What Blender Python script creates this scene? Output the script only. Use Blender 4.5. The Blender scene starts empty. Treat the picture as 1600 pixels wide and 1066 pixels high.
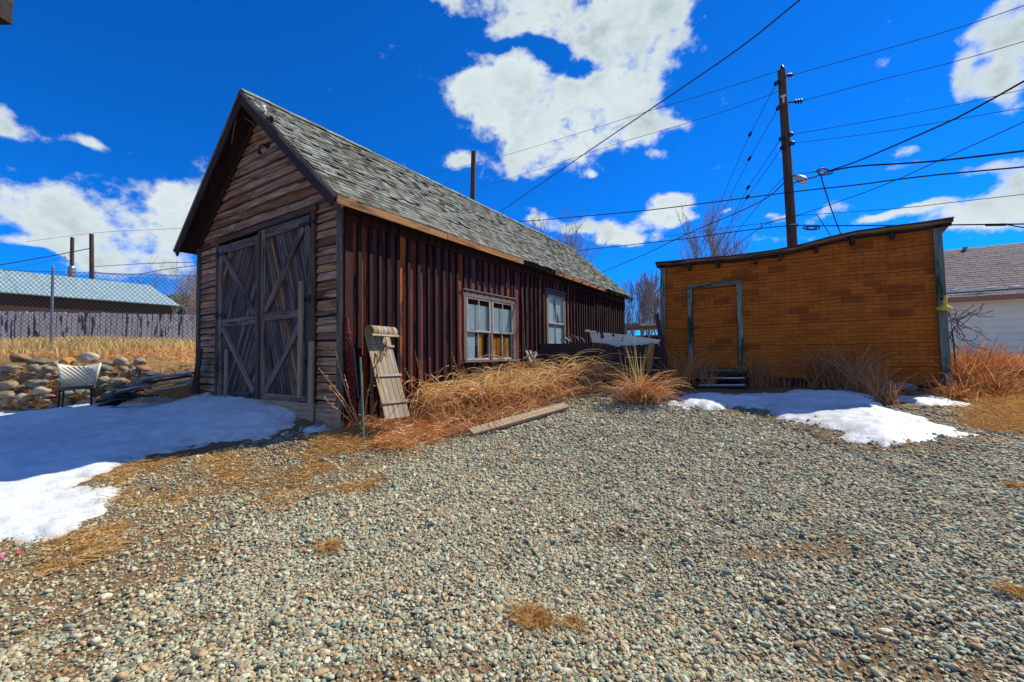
import bpy, math, random
import numpy as np
from mathutils import Vector, noise as mnoise
random.seed(7); RNG = np.random.default_rng(7)
R_ = random.uniform
col = bpy.context.scene.collection
SC = bpy.context.scene

# ------------------------------------------------------------------ camera
TH, PI_, RO = math.radians(32.7), math.radians(1.95), 0.012
FPX = 670.0
CAM = np.array([5.388, -3.909, 1.02])
F0 = np.array([-math.sin(TH)*math.cos(PI_), math.cos(TH)*math.cos(PI_), math.sin(PI_)])
R0 = np.array([math.cos(TH), math.sin(TH), 0.0])
U0 = np.cross(R0, F0)
CR = math.cos(RO)*R0 - math.sin(RO)*U0
CU = math.cos(RO)*U0 + math.sin(RO)*R0
def ray(px, py): return F0 + ((px-800)/FPX)*CR - ((py-533)/FPX)*CU
def P(px, py, d): return CAM + d*ray(px, py)
def onX(px, py, X): r = ray(px, py); return CAM + r*((X-CAM[0])/r[0])
def onY(px, py, Y): r = ray(px, py); return CAM + r*((Y-CAM[1])/r[1])
def onZ(px, py, Z): r = ray(px, py); return CAM + r*((Z-CAM[2])/r[2])
def proj(p):
    q = np.asarray(p, float) - CAM
    d = q @ F0
    return 800 + FPX*(q @ CR)/d, 533 - FPX*(q @ CU)/d, d
cd = bpy.data.cameras.new('camera'); cam = bpy.data.objects.new('camera', cd); col.objects.link(cam)
from mathutils import Matrix
M3 = Matrix(((CR[0], CU[0], -F0[0]), (CR[1], CU[1], -F0[1]), (CR[2], CU[2], -F0[2])))
cam.matrix_world = Matrix.Translation(Vector(CAM)) @ M3.to_4x4()
cd.sensor_width = 36; cd.lens = FPX/1600*36; cd.clip_start = 0.05; cd.clip_end = 5000
SC.camera = cam
SC.view_settings.view_transform = 'Standard'; SC.view_settings.look = 'None'
SC.view_settings.exposure = 0.42; SC.view_settings.gamma = 1
SC.render.resolution_x = 1024; SC.render.resolution_y = 682

# ------------------------------------------------------------------ node helper
class NT:
    def __init__(s, tree): s.t = tree; s.n = tree.nodes; s.l = tree.links
    def new(s, typ, ins=None, **kw):
        nd = s.n.new(typ)
        for k, v in kw.items(): setattr(nd, k, v)
        for k, v in (ins or {}).items(): s.put(nd.inputs[k], v)
        return nd
    def put(s, sock, v):
        if isinstance(v, bpy.types.NodeSocket): s.l.new(v, sock)
        elif isinstance(v, bpy.types.Node): s.l.new(v.outputs[0], sock)
        else: sock.default_value = v
    def math(s, op, a, b=0.0, c=0.0, clamp=False):
        nd = s.new('ShaderNodeMath', {0: a, 1: b, 2: c}, operation=op); nd.use_clamp = clamp
        return nd.outputs[0]
    def vm(s, op, a, b=(0,0,0)):
        nd = s.new('ShaderNodeVectorMath', {0: a, 1: b}, operation=op)
        return nd.outputs['Value'] if op in ('DOT_PRODUCT', 'LENGTH', 'DISTANCE') else nd.outputs[0]
    def noise(s, vec, scale=1.0, detail=4.0, rough=0.55, dist=0.0):
        nd = s.new('ShaderNodeTexNoise', {'Scale': scale, 'Detail': detail, 'Roughness': rough, 'Distortion': dist})
        if vec is not None: s.put(nd.inputs['Vector'], vec)
        return nd.outputs['Fac']
    def mr(s, v, a, b, c=0.0, d=1.0, smooth=False):
        nd = s.new('ShaderNodeMapRange', {'Value': v, 1: a, 2: b, 3: c, 4: d})
        if smooth: nd.interpolation_type = 'SMOOTHSTEP'
        return nd.outputs[0]
    def mix(s, f, a, b, mode='MIX'):
        nd = s.n.new('ShaderNodeMix'); nd.data_type = 'RGBA'; nd.blend_type = mode
        s.put(nd.inputs[0], f)
        for i, v in ((6, a), (7, b)):
            if isinstance(v, tuple) and len(v) == 3: v = v+(1,)
            s.put(nd.inputs[i], v)
        return nd.outputs[2]
    def ramp(s, f, cols, pos=None, interp='LINEAR'):
        nd = s.n.new('ShaderNodeValToRGB'); e = nd.color_ramp.elements; nd.color_ramp.interpolation = interp
        n = len(cols)
        for i, c in enumerate(cols):
            p = pos[i] if pos else i/max(1, n-1)
            if i < 2: e[i].position = p if n > 1 else 0; e[i].color = tuple(c)+(1,)
            else: x = e.new(p); x.color = tuple(c)+(1,)
        s.put(nd.inputs[0], f); return nd.outputs[0]
    def attr(s, name, fac=False):
        nd = s.new('ShaderNodeAttribute', attribute_name=name)
        return nd.outputs['Fac'] if fac else nd.outputs['Vector']
    def bump(s, h, strength=0.4, dist=0.01):
        return s.new('ShaderNodeBump', {'Height': h, 'Strength': strength, 'Distance': dist}).outputs[0]
    def bsdf(s, colr, rough=0.85, normal=None, **kw):
        b = s.n.new('ShaderNodeBsdfPrincipled')
        if isinstance(colr, tuple) and len(colr) == 3: colr = colr+(1,)
        s.put(b.inputs['Base Color'], colr); s.put(b.inputs['Roughness'], rough)
        if normal is not None: s.put(b.inputs['Normal'], normal)
        for k, v in kw.items(): s.put(b.inputs[k.replace('_', ' ')], v)
        return b
    def out(s, sh):
        o = s.n.new('ShaderNodeOutputMaterial'); s.put(o.inputs[0], sh)
def mat(name):
    m = bpy.data.materials.new(name); m.use_nodes = True; m.node_tree.nodes.clear()
    return m, NT(m.node_tree)

# ------------------------------------------------------------------ sun and sky
SUN = np.array([1.5, 2.4, 3.07]); SUN = SUN/np.linalg.norm(SUN)
sd = bpy.data.lights.new('sun', 'SUN'); so = bpy.data.objects.new('sun', sd); col.objects.link(so)
sd.energy = 4.9; sd.angle = math.radians(0.5); sd.color = (1.0, 0.925, 0.77)
so.rotation_euler = Vector(SUN).to_track_quat('Z', 'Y').to_euler(); so.location = (0, 0, 40)
W = bpy.data.worlds.new('World'); SC.world = W; W.use_nodes = True; W.node_tree.nodes.clear()
w = NT(W.node_tree)
sky = w.new('ShaderNodeTexSky', sky_type='NISHITA'); sky.sun_disc = False
sky.sun_elevation = math.asin(SUN[2]); sky.sun_rotation = math.atan2(SUN[0], SUN[1])
sky.altitude = 2800; sky.air_density = 1.0; sky.dust_density = 0.1; sky.ozone_density = 4.0
tc = w.new('ShaderNodeTexCoord').outputs['Generated']
# clouds stand at fixed compass directions of the sky: (direction x, y, half width, half height, weight)
CL = [(850,168,140,80,1.1),(760,155,66,58,1),(985,110,66,92,1.1),(940,45,130,62,1),(800,25,130,62,1.05),(860,232,80,42,1),(815,265,45,30,.8),
 (1035,15,45,60,.9),(712,262,50,18,.7),(980,190,80,60,.85),(800,74,50,15,-.95),(850,95,42,17,-1.0),(905,114,48,18,-1.15),(905,44,26,13,-.75),(930,65,16,8,-.6),(735,50,34,24,-.7),(720,110,40,26,-.6),(765,160,10,7,-.6),
 (60,320,135,42,1.1),(190,352,150,36,1.1),(245,297,80,28,.95),(30,210,50,16,.75),(10,180,35,30,.75),(140,228,42,15,.75),(60,374,45,10,.75),
 (240,408,110,40,1),(130,400,70,26,.8),(60,395,100,14,-.5),(300,330,60,60,.6),
 (1545,55,78,46,1.1),(1600,20,70,60,1),(1600,130,60,50,.9),(1500,130,26,26,.65),(1408,236,38,16,.75),(1530,262,95,26,.95),(1540,335,120,36,1.1),
 (1600,300,60,40,.8),(1400,260,40,10,.6),(1290,320,48,15,.75),(1050,312,42,18,.9),(1050,338,52,14,.9),(965,352,70,20,.95),(985,372,60,14,.9),(840,338,60,14,.85),(880,352,50,10,.6),
 (1385,345,60,12,.75),(1135,322,24,7,.55),(1030,240,26,10,.6),(1052,192,36,9,.65),(922,271,12,8,.55),(1200,332,28,7,.5),(1450,330,40,10,.6),(1180,370,70,12,.5),(700,10,30,30,.4),
 (2150,200,300,90,1),(-600,250,300,90,1),(1900,330,150,70,1),(-250,380,160,60,1)]
dens = None
wn = w.noise(w.vm('MULTIPLY', tc, (1,1,1.3)), 9.0, 8.0, 0.62)
wn2 = w.noise(w.vm('MULTIPLY', tc, (1,1,1.5)), 30.0, 6.0, 0.6)
warp = w.new('ShaderNodeTexNoise', {'Vector': tc, 'Scale': 6.0, 'Detail': 3.0}).outputs['Color']
dirw = w.vm('ADD', tc, w.vm('MULTIPLY', w.vm('SUBTRACT', warp, (0.5,0.5,0.5)), (.10,.10,.10)))
for (cx, cy, rx, ry, wt) in CL:
    if 0 < wt and rx < 62: wt = wt*1.28
    c = ray(cx, cy); c = c/np.linalg.norm(c)
    h = np.cross(c, (0,0,1)); h /= np.linalg.norm(h); v = np.cross(h, c)
    def ang(px, py):
        q = ray(px, py); return q/np.linalg.norm(q)
    ra = max(np.linalg.norm(ang(cx+rx, cy)-ang(cx-rx, cy))/2, 1e-3); rb = max(np.linalg.norm(ang(cx, cy+ry)-ang(cx, cy-ry))/2, 1e-3)
    a = h/ra; b = v/rb
    s_ = w.math('SUBTRACT', w.vm('DOT_PRODUCT', dirw, tuple(a)), float(c@a))
    t_ = w.math('SUBTRACT', w.vm('DOT_PRODUCT', dirw, tuple(b)), float(c@b))
    q = w.math('MULTIPLY_ADD', t_, t_, w.math('MULTIPLY', s_, s_))
    e = w.math('MULTIPLY', w.math('POWER', 2.718, w.math('MULTIPLY', q, -1.15)), wt)
    dens = e if dens is None else w.math('ADD', dens, e)
back = w.mr(w.vm('DOT_PRODUCT', tc, (math.sin(TH)*.9, -math.cos(TH)*.9, .15)), -.05, .55, 0.0, .62, smooth=True)  # unseen cloud deck behind the camera, added as neutral fill for shaded walls
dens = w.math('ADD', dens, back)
nn = w.math('ADD', w.math('MULTIPLY', w.math('SUBTRACT', wn, .5), 2.9), w.math('MULTIPLY', w.math('SUBTRACT', wn2, .5), .9))
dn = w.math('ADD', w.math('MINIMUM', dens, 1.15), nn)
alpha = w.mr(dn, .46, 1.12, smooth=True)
core = w.mr(w.noise(w.vm('MULTIPLY', dirw, (1,1,1.6)), 5.0, 5.0, .55), .40, .68, smooth=True)
thick = w.math('MULTIPLY', w.mr(dn, .7, 1.5), w.mr(core, 0, 1, .25, 1))
ccol = w.mix(thick, (5.9,6.5,6.7), (2.5,3.5,3.8))
skyc = w.mix(1.0, sky.outputs[0], (0.03, 0.68, 1.50), 'MULTIPLY')
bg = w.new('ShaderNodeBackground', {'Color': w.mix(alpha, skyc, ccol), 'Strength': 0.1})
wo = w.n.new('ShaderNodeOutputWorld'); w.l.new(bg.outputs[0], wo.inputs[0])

# ------------------------------------------------------------------ mesh builder
LOC = {}
def unit(v): v = np.asarray(v, float); return v/np.linalg.norm(v)
def rotm(ax, a):
    ax = unit(ax); K = np.array([[0,-ax[2],ax[1]],[ax[2],0,-ax[0]],[-ax[1],ax[0],0]])
    return np.eye(3)+math.sin(a)*K+(1-math.cos(a))*(K@K)
class MB:
    def __init__(s): s.v = []; s.f = []; s.g = []; s.r = []; s.n = 0
    def add(s, V, F, G=None, r=None):
        V = np.asarray(V, float)
        if r is None: r = R_(0, 1)
        if G is None: G = V
        G = np.asarray(G, float)
        s.v.append(V); s.g.append(G); s.r.append(np.full(len(V), r) if np.isscalar(r) else r)
        s.f += [tuple(i+s.n for i in f) for f in F]; s.n += len(V); return s
    def box(s, c, size, rot=None, r=None, taper=1.0):
        sx, sy, sz = [q/2 for q in size]
        L = np.array([[x*sx, y*sy, z*sz] for z in (-1,1) for y in (-1,1) for x in (-1,1)])
        if taper != 1.0: L[4:,:2] *= taper
        o = np.argsort([-q for q in size]); G = L[:, o] + np.array([R_(0,50), R_(0,50), R_(0,50)])
        V = L if rot is None else L @ np.asarray(rot).T
        return s.add(V+np.asarray(c, float), [(0,2,3,1),(4,5,7,6),(0,1,5,4),(2,6,7,3),(0,4,6,2),(1,3,7,5)], G, r)
    def beam(s, a, b, w_, t_, up=(0,0,1), r=None):   # a board from a to b, w_ along 'side', t_ along up
        a = np.asarray(a, float); b = np.asarray(b, float); d = b-a; L = np.linalg.norm(d); x = d/L
        y = np.cross(up, x); y = unit(y) if np.linalg.norm(y) > 1e-4 else np.array([0,1,0]); z = np.cross(x, y)
        return s.box((a+b)/2, (L, w_, t_), np.stack([x, y, z], 1), r)
    def prism(s, poly, O, U, V, N, t, r=None, gdir=0):
        poly = [tuple(p) for p in poly]
        if len(poly) < 3: return s
        O, U, V, N = [np.asarray(q, float) for q in (O, U, V, N)]
        if np.dot(np.cross(U, V), N) < 0: poly = poly[::-1]
        A = np.array(poly); n = len(A)
        b0 = O + A[:, :1]*U + A[:, 1:]*V; b1 = b0 + N*t
        off = np.array([R_(0,50), R_(0,50), R_(0,50)])
        if gdir == 0: G = np.c_[A, np.zeros(n)]
        elif gdir == 1: G = np.c_[A[:, ::-1], np.zeros(n)]
        else:
            ca, sa = math.cos(gdir), math.sin(gdir); G = np.c_[A[:,0]*ca+A[:,1]*sa, -A[:,0]*sa+A[:,1]*ca, np.zeros(n)]
        G2 = G.copy(); G2[:, 2] = t
        return s.add(np.r_[b0, b1], [tuple(range(n))[::-1], tuple(range(n, 2*n))]+[(i, (i+1) % n, n+(i+1) % n, n+i) for i in range(n)], np.r_[G, G2]+off, r)
    def tube(s, pts, rad, n=6, r=None, cap=True):
        pts = np.asarray(pts, float); m = len(pts)
        if np.isscalar(rad): rad = [rad]*m
        T = np.gradient(pts, axis=0); T /= np.linalg.norm(T, axis=1)[:, None]+1e-12
        ref = np.array([0,0,1.]) if abs(T[0][2]) < .9 else np.array([1.,0,0])
        V = []; G = []; off = R_(0, 50); acc = 0
        u = unit(np.cross(T[0], ref))
        for i in range(m):
            u = u - T[i]*np.dot(u, T[i]); u = unit(u); w_ = np.cross(T[i], u)
            if i: acc += np.linalg.norm(pts[i]-pts[i-1])
            for k in range(n):
                a = 2*math.pi*k/n; V.append(pts[i]+rad[i]*(math.cos(a)*u+math.sin(a)*w_)); G.append((acc+off, rad[i]*math.cos(a)+off, rad[i]*math.sin(a)))
        Fc = [(i*n+k, i*n+(k+1) % n, (i+1)*n+(k+1) % n, (i+1)*n+k) for i in range(m-1) for k in range(n)]
        if cap: Fc += [tuple(range(n))[::-1], tuple(range((m-1)*n, m*n))]
        return s.add(V, Fc, G, r)
    def lathe(s, c, prof, n=16, ax=(0,0,1), r=None):   # prof: (radius, height)
        ax = unit(ax); ref = np.array([1.,0,0]) if abs(ax[0]) < .9 else np.array([0,1.,0])
        u = unit(np.cross(ax, ref)); w_ = np.cross(ax, u); c = np.asarray(c, float); V = []
        for (q, h) in prof:
            for k in range(n):
                a = 2*math.pi*k/n; V.append(c+ax*h+q*(math.cos(a)*u+math.sin(a)*w_))
        m = len(prof)
        Fc = [(i*n+k, i*n+(k+1) % n, (i+1)*n+(k+1) % n, (i+1)*n+k) for i in range(m-1) for k in range(n)]
        Fc += [tuple(range(n))[::-1], tuple(range((m-1)*n, m*n))]
        return s.add(V, Fc, None, r)
    def build(s, name, m, parent=None, loc=None, smooth=False):
        if not s.v: s.add(np.zeros((3,3)), [(0,1,2)])
        V = np.concatenate(s.v); G = np.concatenate(s.g); Rr = np.concatenate(s.r)
        base = LOC[parent] if parent is not None else (np.asarray(loc, float) if loc is not None else V.mean(0)*[1,1,0]+[0,0,V[:,2].min()])
        me = bpy.data.meshes.new(name); me.from_pydata((V-base).tolist(), [], s.f)
        at = me.attributes.new('rnd', 'FLOAT', 'POINT'); at.data.foreach_set('value', Rr.astype(np.float32))
        ag = me.attributes.new('gv', 'FLOAT_VECTOR', 'POINT'); ag.data.foreach_set('vector', G.astype(np.float32).ravel())
        if smooth: me.polygons.foreach_set('use_smooth', [True]*len(me.polygons))
        me.materials.append(m); me.update()
        o = bpy.data.objects.new(name, me); col.objects.link(o)
        if parent is not None: o.parent = parent
        else: o.location = base
        LOC[o] = base
        return o
def tag(o, label=None, cat=None, group=None, kind=None):
    if label: o['label'] = label
    if cat: o['category'] = cat
    if group: o['group'] = group
    if kind: o['kind'] = kind
    return o
def thing(name, loc, label, cat, group=None):
    o = bpy.data.objects.new(name, None); o.empty_display_size = .2; o.location = loc; col.objects.link(o)
    LOC[o] = np.asarray(loc, float); return tag(o, label, cat, group)
def clip(poly, nx, ny, c):     # keep nx*x+ny*y <= c
    out = []; n = len(poly)
    for i in range(n):
        a, b = poly[i], poly[(i+1) % n]; da = nx*a[0]+ny*a[1]-c; db = nx*b[0]+ny*b[1]-c
        if da <= 0: out.append(a)
        if (da < 0 < db) or (db < 0 < da):
            t = da/(da-db); out.append((a[0]+t*(b[0]-a[0]), a[1]+t*(b[1]-a[1])))
    return out
def strip_mesh(name, roots, L, az, a0, a1, width, seg, m, rnd=None, parent=None, loc=None, curl=0.0, pw=1.3):
    """many thin bent blades in one mesh (ribbon pairs at an angle), all numpy"""
    roots = np.asarray(roots, float); N = len(roots)
    L, az, a0, a1, width = [np.broadcast_to(np.asarray(q, float), (N,)).copy() for q in (L, az, a0, a1, width)]
    if rnd is None: rnd = RNG.random(N)
    pts = np.zeros((N, seg+1, 3)); pts[:, 0] = roots; azz = az.copy()
    side = RNG.random(N)*math.pi
    for k in range(seg):
        s_ = (k+.5)/seg; a = a0+(a1-a0)*s_**pw; azz = azz + curl*RNG.normal(size=N)/seg
        d = np.stack([np.sin(a)*np.cos(azz), np.sin(a)*np.sin(azz), np.cos(a)], 1)
        pts[:, k+1] = pts[:, k] + d*(L/seg)[:, None]
    T = np.gradient(pts, axis=1); T /= np.linalg.norm(T, axis=2)[..., None]+1e-9
    sv = np.stack([np.cos(side), np.sin(side), 0.35*np.ones(N)], 1)[:, None, :]
    S = np.cross(T, np.broadcast_to(sv, T.shape)); S /= np.linalg.norm(S, axis=2)[..., None]+1e-9
    tap = np.linspace(1, .25, seg+1)[None, :, None]
    Wd = width[:, None, None]*tap/2
    V = np.stack([pts-S*Wd, pts+S*Wd], 2).reshape(-1, 3)
    b = (np.arange(N)*(seg+1)*2)[:, None]+np.arange(seg)[None, :]*2
    Fq = np.stack([b, b+1, b+3, b+2], 2).reshape(-1, 4)
    base = LOC[parent] if parent is not None else (np.asarray(loc, float) if loc is not None else np.r_[roots.mean(0)[:2], roots[:, 2].min()])
    return np_mesh(name, V-base, Fq, np.repeat(rnd, (seg+1)*2), m, parent, base)
def np_mesh(name, V, Fq, rnd, m, parent, base, smooth=False):
    me = bpy.data.meshes.new(name); nv, nf = len(V), len(Fq); k = Fq.shape[1]
    me.vertices.add(nv); me.vertices.foreach_set('co', V.astype(np.float32).ravel())
    me.loops.add(nf*k); me.loops.foreach_set('vertex_index', Fq.astype(np.int32).ravel())
    me.polygons.add(nf); me.polygons.foreach_set('loop_start', np.arange(0, nf*k, k, dtype=np.int32)); me.polygons.foreach_set('loop_total', np.full(nf, k, dtype=np.int32))
    me.update(calc_edges=True)
    if rnd is not None: me.attributes.new('rnd', 'FLOAT', 'POINT').data.foreach_set('value', np.asarray(rnd, np.float32))
    if smooth: me.polygons.foreach_set('use_smooth', np.ones(nf, dtype=bool))
    me.materials.append(m)
    o = bpy.data.objects.new(name, me); col.objects.link(o)
    if parent is not None: o.parent = parent
    else: o.location = base
    LOC[o] = np.asarray(base, float); return o

# ------------------------------------------------------------------ materials
def wood(name, cols, g=(2.2, 42), rough=.88, bump=.5, lo=.35, hi=1.3, stain=None, sfac=(.5,.7), speck=None, speckt=.10, specks=42):
    m, n = mat(name)
    gv = n.attr('gv'); rn = n.attr('rnd', True)
    n1 = n.noise(n.vm('MULTIPLY', gv, (g[0], g[1], g[1])), 1.0, 7, .68, .04)
    n2 = n.noise(n.vm('MULTIPLY', gv, (1.3, 7, 7)), 1.0, 4, .6)
    c = n.ramp(rn, cols)
    if stain: c = n.mix(n.mr(n2, sfac[0], sfac[1], smooth=True), c, stain)
    gr = n.mr(n1, .30, .70, lo, hi)
    c = n.mix(1.0, c, n.new('ShaderNodeCombineXYZ', {0: gr, 1: gr, 2: gr}).outputs[0], 'MULTIPLY')
    if speck:
        vor = n.new('ShaderNodeTexVoronoi', {'Vector': gv, 'Scale': specks}).outputs['Distance']
        gate = n.mr(n.noise(gv, 7.0, 3), .5, .56)
        k = n.math('MULTIPLY', n.math('LESS_THAN', vor, speckt), gate)
        c = n.mix(k, c, speck)
    crack = n.mr(n.noise(n.vm('MULTIPLY', gv, (g[0]*.7, g[1]*2.2, g[1]*2.2)), 1.0, 3, .5), .30, .36)
    c = n.mix(n.math('SUBTRACT', 1.0, crack), c, (.012,.009,.008))
    h = n.math('MULTIPLY_ADD', crack, .6, n1)
    n.out(n.bsdf(c, rough, n.bump(h, bump, .012), Specular_IOR_Level=.25).outputs[0]); return m
def plain(name, c, rough=.6, metal=0.0, var=.35, sc=14.0, c2=None, bump=.2, rs=(.55,.7), spec=.5):
    m, n = mat(name)
    tcn = n.new('ShaderNodeTexCoord').outputs['Object']
    a = n.noise(tcn, sc, 6, .65); base = n.mix(n.mr(a, .3, .7), tuple(q*(1-var) for q in c), tuple(min(1, q*(1+var*.6)) for q in c))
    if c2: base = n.mix(n.mr(n.noise(n.vm('ADD', tcn, (7,3,9)), sc*.45, 8, .7), rs[0], rs[1]), base, c2)
    n.out(n.bsdf(base, rough, n.bump(a, bump, .004), Metallic=metal, Specular_IOR_Level=spec).outputs[0]); return m
def strawmat(name, cols, trans=.25):
    m, n = mat(name); rn = n.attr('rnd', True)
    c = n.ramp(rn, cols); b = n.bsdf(c, .62, None, Specular_IOR_Level=.3)
    t = n.new('ShaderNodeBsdfTranslucent', {'Color': c})
    n.out(n.new('ShaderNodeMixShader', {0: trans, 1: b.outputs[0], 2: t.outputs[0]}).outputs[0]); return m

M = {}
M['lap'] = wood('weathered_lap_boards', [(.30,.140,.065),(.46,.25,.12),(.56,.34,.18),(.33,.19,.11),(.44,.29,.18),(.19,.095,.055)], g=(1.6,30), lo=.16, hi=1.5, stain=(.085,.055,.045), sfac=(.50,.70), bump=.9)
M['side'] = wood('dark_red_boards', [(.17,.038,.024),(.30,.062,.022),(.12,.034,.036),(.52,.125,.024),(.085,.032,.045),(.24,.048,.026),(.40,.085,.022)], g=(1.5,38), lo=.30, hi=1.35, stain=(.028,.018,.028), sfac=(.48,.66), speck=(.42,.38,.36), speckt=.12, specks=30)
M['batten'] = wood('black_battens', [(.016,.008,.010),(.028,.011,.010),(.012,.008,.012),(.05,.016,.010)], lo=.4, hi=1.3)
M['doorw'] = wood('blue_grey_door_boards', [(.11,.10,.105),(.22,.13,.075),(.065,.06,.07),(.15,.14,.15),(.36,.17,.07),(.055,.05,.06),(.13,.09,.06)], g=(1.3,34), lo=.10, hi=1.7, stain=(.035,.030,.035), sfac=(.48,.68), bump=.9)
M['brace'] = wood('grey_brace_boards', [(.17,.13,.105),(.25,.19,.14),(.11,.09,.085)], g=(1.5,34), lo=.14, hi=1.6, stain=(.05,.04,.04))
M['pale'] = wood('pale_bare_boards', [(.36,.27,.17),(.30,.24,.16),(.40,.31,.20)], g=(2,45), lo=.5, hi=1.25)
M['fascia'] = wood('orange_brown_fascia', [(.36,.17,.065),(.42,.22,.09),(.30,.14,.06)], g=(1.2,30), lo=.45, hi=1.3, stain=(.12,.06,.03))
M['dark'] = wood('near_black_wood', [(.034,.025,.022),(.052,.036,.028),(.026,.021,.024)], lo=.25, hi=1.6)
M['jamb'] = wood('brown_black_door_jamb', [(.085,.055,.04),(.12,.075,.05)], lo=.2, hi=1.7)
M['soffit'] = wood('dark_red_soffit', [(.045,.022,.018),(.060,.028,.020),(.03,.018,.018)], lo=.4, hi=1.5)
M['frame'] = wood('grey_violet_window_wood', [(.20,.14,.125),(.21,.15,.13),(.14,.10,.11)], g=(2,50), lo=.4, hi=1.3)
M['sash'] = wood('chalky_sash_paint', [(.50,.50,.46),(.42,.42,.40)], g=(3,30), lo=.6, hi=1.15, stain=(.2,.15,.12), sfac=(.56,.72))
M['post'] = wood('utility_pole_wood', [(.085,.055,.045),(.10,.065,.05)], g=(.8,30), lo=.3, hi=1.5)
M['orange'] = wood('warm_interior_boards', [(.95,.40,.04),(.80,.26,.03),(.62,.20,.03),(.95,.46,.07)], g=(1.5,20), lo=.6, hi=1.2)
M['green'] = wood('peeling_green_trim', [(.16,.21,.18),(.22,.25,.22),(.12,.17,.15)], g=(2.5,26), lo=.45, hi=1.35, stain=(.010,.060,.032), sfac=(.50,.62))
M['picket'] = wood('peeling_white_pickets', [(.88,.86,.74),(.76,.76,.66),(.92,.90,.78)], g=(5,22), lo=.75, hi=1.1, stain=(.085,.09,.10), sfac=(.53,.585))
M['stake'] = wood('tan_stake', [(.42,.24,.11),(.34,.2,.1)], lo=.5, hi=1.2)
M['plank'] = wood('brown_plank', [(.40,.28,.18),(.46,.33,.21)], lo=.45, hi=1.3)
M['sled'] = wood('grey_sled_slats', [(.34,.28,.19),(.42,.38,.30),(.28,.21,.13)], g=(2.0,36), lo=.3, hi=1.35, stain=(.34,.19,.07), sfac=(.46,.66))
M['rust'] = plain('rusty_iron', (.10,.035,.03), .8, .3, .5, 20, (.22,.07,.02))
M['chain'] = plain('red_rusted_chain', (.20,.022,.022), .6, .3, .6, 30, (.42,.16,.12), rs=(.6,.65))
M['iron'] = plain('black_iron', (.03,.028,.03), .5, .6, .4, 25, (.08,.04,.02))
M['galv'] = plain('galvanised_steel', (.25,.28,.31), .45, .7, .3, 10)
M['galvmesh'] = plain('dull_mesh_wire', (.13,.15,.17), .6, .3, .3, 6)
M['wire'] = plain('black_cable', (.014,.016,.026), .6, 0, .2, 4)
M['white_ins'] = plain('white_porcelain', (.70,.68,.62), .3, 0, .15, 10)
M['vinyl'] = plain('cream_vinyl', (.60,.60,.50), .5, 0, .12, 90, (.35,.33,.26), bump=.5, rs=(.66,.7))
M['chairdark'] = plain('black_seat_vinyl', (.05,.055,.065), .5)
M['tarp'] = plain('black_plastic', (.018,.02,.025), .35, 0, .4, 12)
M['panel'] = plain('chipped_enamel_panel', (.52,.60,.54), .4, .1, .12, 5, (.085,.03,.02), rs=(.645,.66))
M['rustwall'] = plain('dark_rusted_sheet', (.022,.017,.022), .75, .1, .6, 4, (.14,.050,.018), rs=(.56,.72))
M['lamp'] = plain('yellow_enamel', (.72,.50,.04), .4, 0, .2, 20)
M['lampshell'] = plain('grey_lamp_shell', (.5,.5,.46), .4, .2, .1, 20)
M['bulb'] = plain('milky_lens', (.75,.74,.68), .2, 0, .1, 20)
M['stone1'] = plain('foundation_stone', (.22,.21,.21), .9, 0, .4, 8, bump=.8)
M['polegreen'] = plain('green_painted_rod', (.12,.25,.16), .5, 0, .5, 20, (.35,.28,.2))
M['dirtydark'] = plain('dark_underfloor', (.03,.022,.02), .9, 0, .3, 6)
M['curtain'] = plain('pale_window_sheet', (.66,.80,.82), .8, 0, .1, 6)
M['straw'] = strawmat('dry_grass', [(.26,.085,.018),(.76,.34,.09),(.90,.56,.25),(.58,.21,.045),(.95,.76,.50),(.13,.04,.010),(.78,.38,.12),(.42,.13,.028)])
M['straw_pale'] = strawmat('pale_grass', [(.66,.48,.19),(.80,.62,.30),(.50,.36,.12),(.70,.52,.22)])
M['straw_flat'] = strawmat('trampled_grass', [(.34,.17,.045),(.66,.38,.10),(.46,.22,.055),(.82,.56,.22),(.18,.08,.025)])
M['weed'] = strawmat('russet_weed', [(.52,.15,.03),(.72,.34,.09),(.20,.06,.018),(.85,.58,.28),(.38,.11,.025),(.60,.22,.05),(.14,.05,.02)])
M['reed'] = strawmat('brown_reed', [(.40,.15,.05),(.58,.27,.11),(.72,.40,.19),(.28,.10,.04)])
M['bark'] = plain('pale_bark', (.34,.29,.25), .9, 0, .4, 12, bump=.4)
M['bark2'] = plain('brown_bark', (.27,.20,.16), .9, 0, .4, 12, bump=.4)

def rockmat(name, cols):
    m, n = mat(name); o = n.new('ShaderNodeObjectInfo').outputs['Random']
    tcn = n.new('ShaderNodeTexCoord').outputs['Object']
    c = n.ramp(o, cols, interp='CONSTANT')
    a = n.noise(n.vm('ADD', tcn, n.new('ShaderNodeCombineXYZ', {0: n.math('MULTIPLY', o, 50)}).outputs[0]), 9, 6, .6)
    c = n.mix(1.0, c, n.ramp(a, [(.45,.43,.42),(1.0,1.0,1.0),(1.25,1.2,1.1)], [.3,.5,.7]), 'MULTIPLY')
    n.out(n.bsdf(c, .85, n.bump(a, .5, .02)).outputs[0]); return m
M['rock'] = rockmat('river_rock', [(.20,.18,.13),(.27,.23,.16),(.14,.13,.10),(.23,.14,.08),(.30,.27,.19),(.18,.17,.13),(.24,.19,.12),(.25,.22,.16)])
M['rock_orange'] = plain('orange_rock', (.50,.24,.06), .85, 0, .4, 6, bump=.6)
M['rock_pale'] = plain('pale_rock', (.42,.36,.26), .85, 0, .3, 6, (.3,.2,.15), bump=.6)

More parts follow.
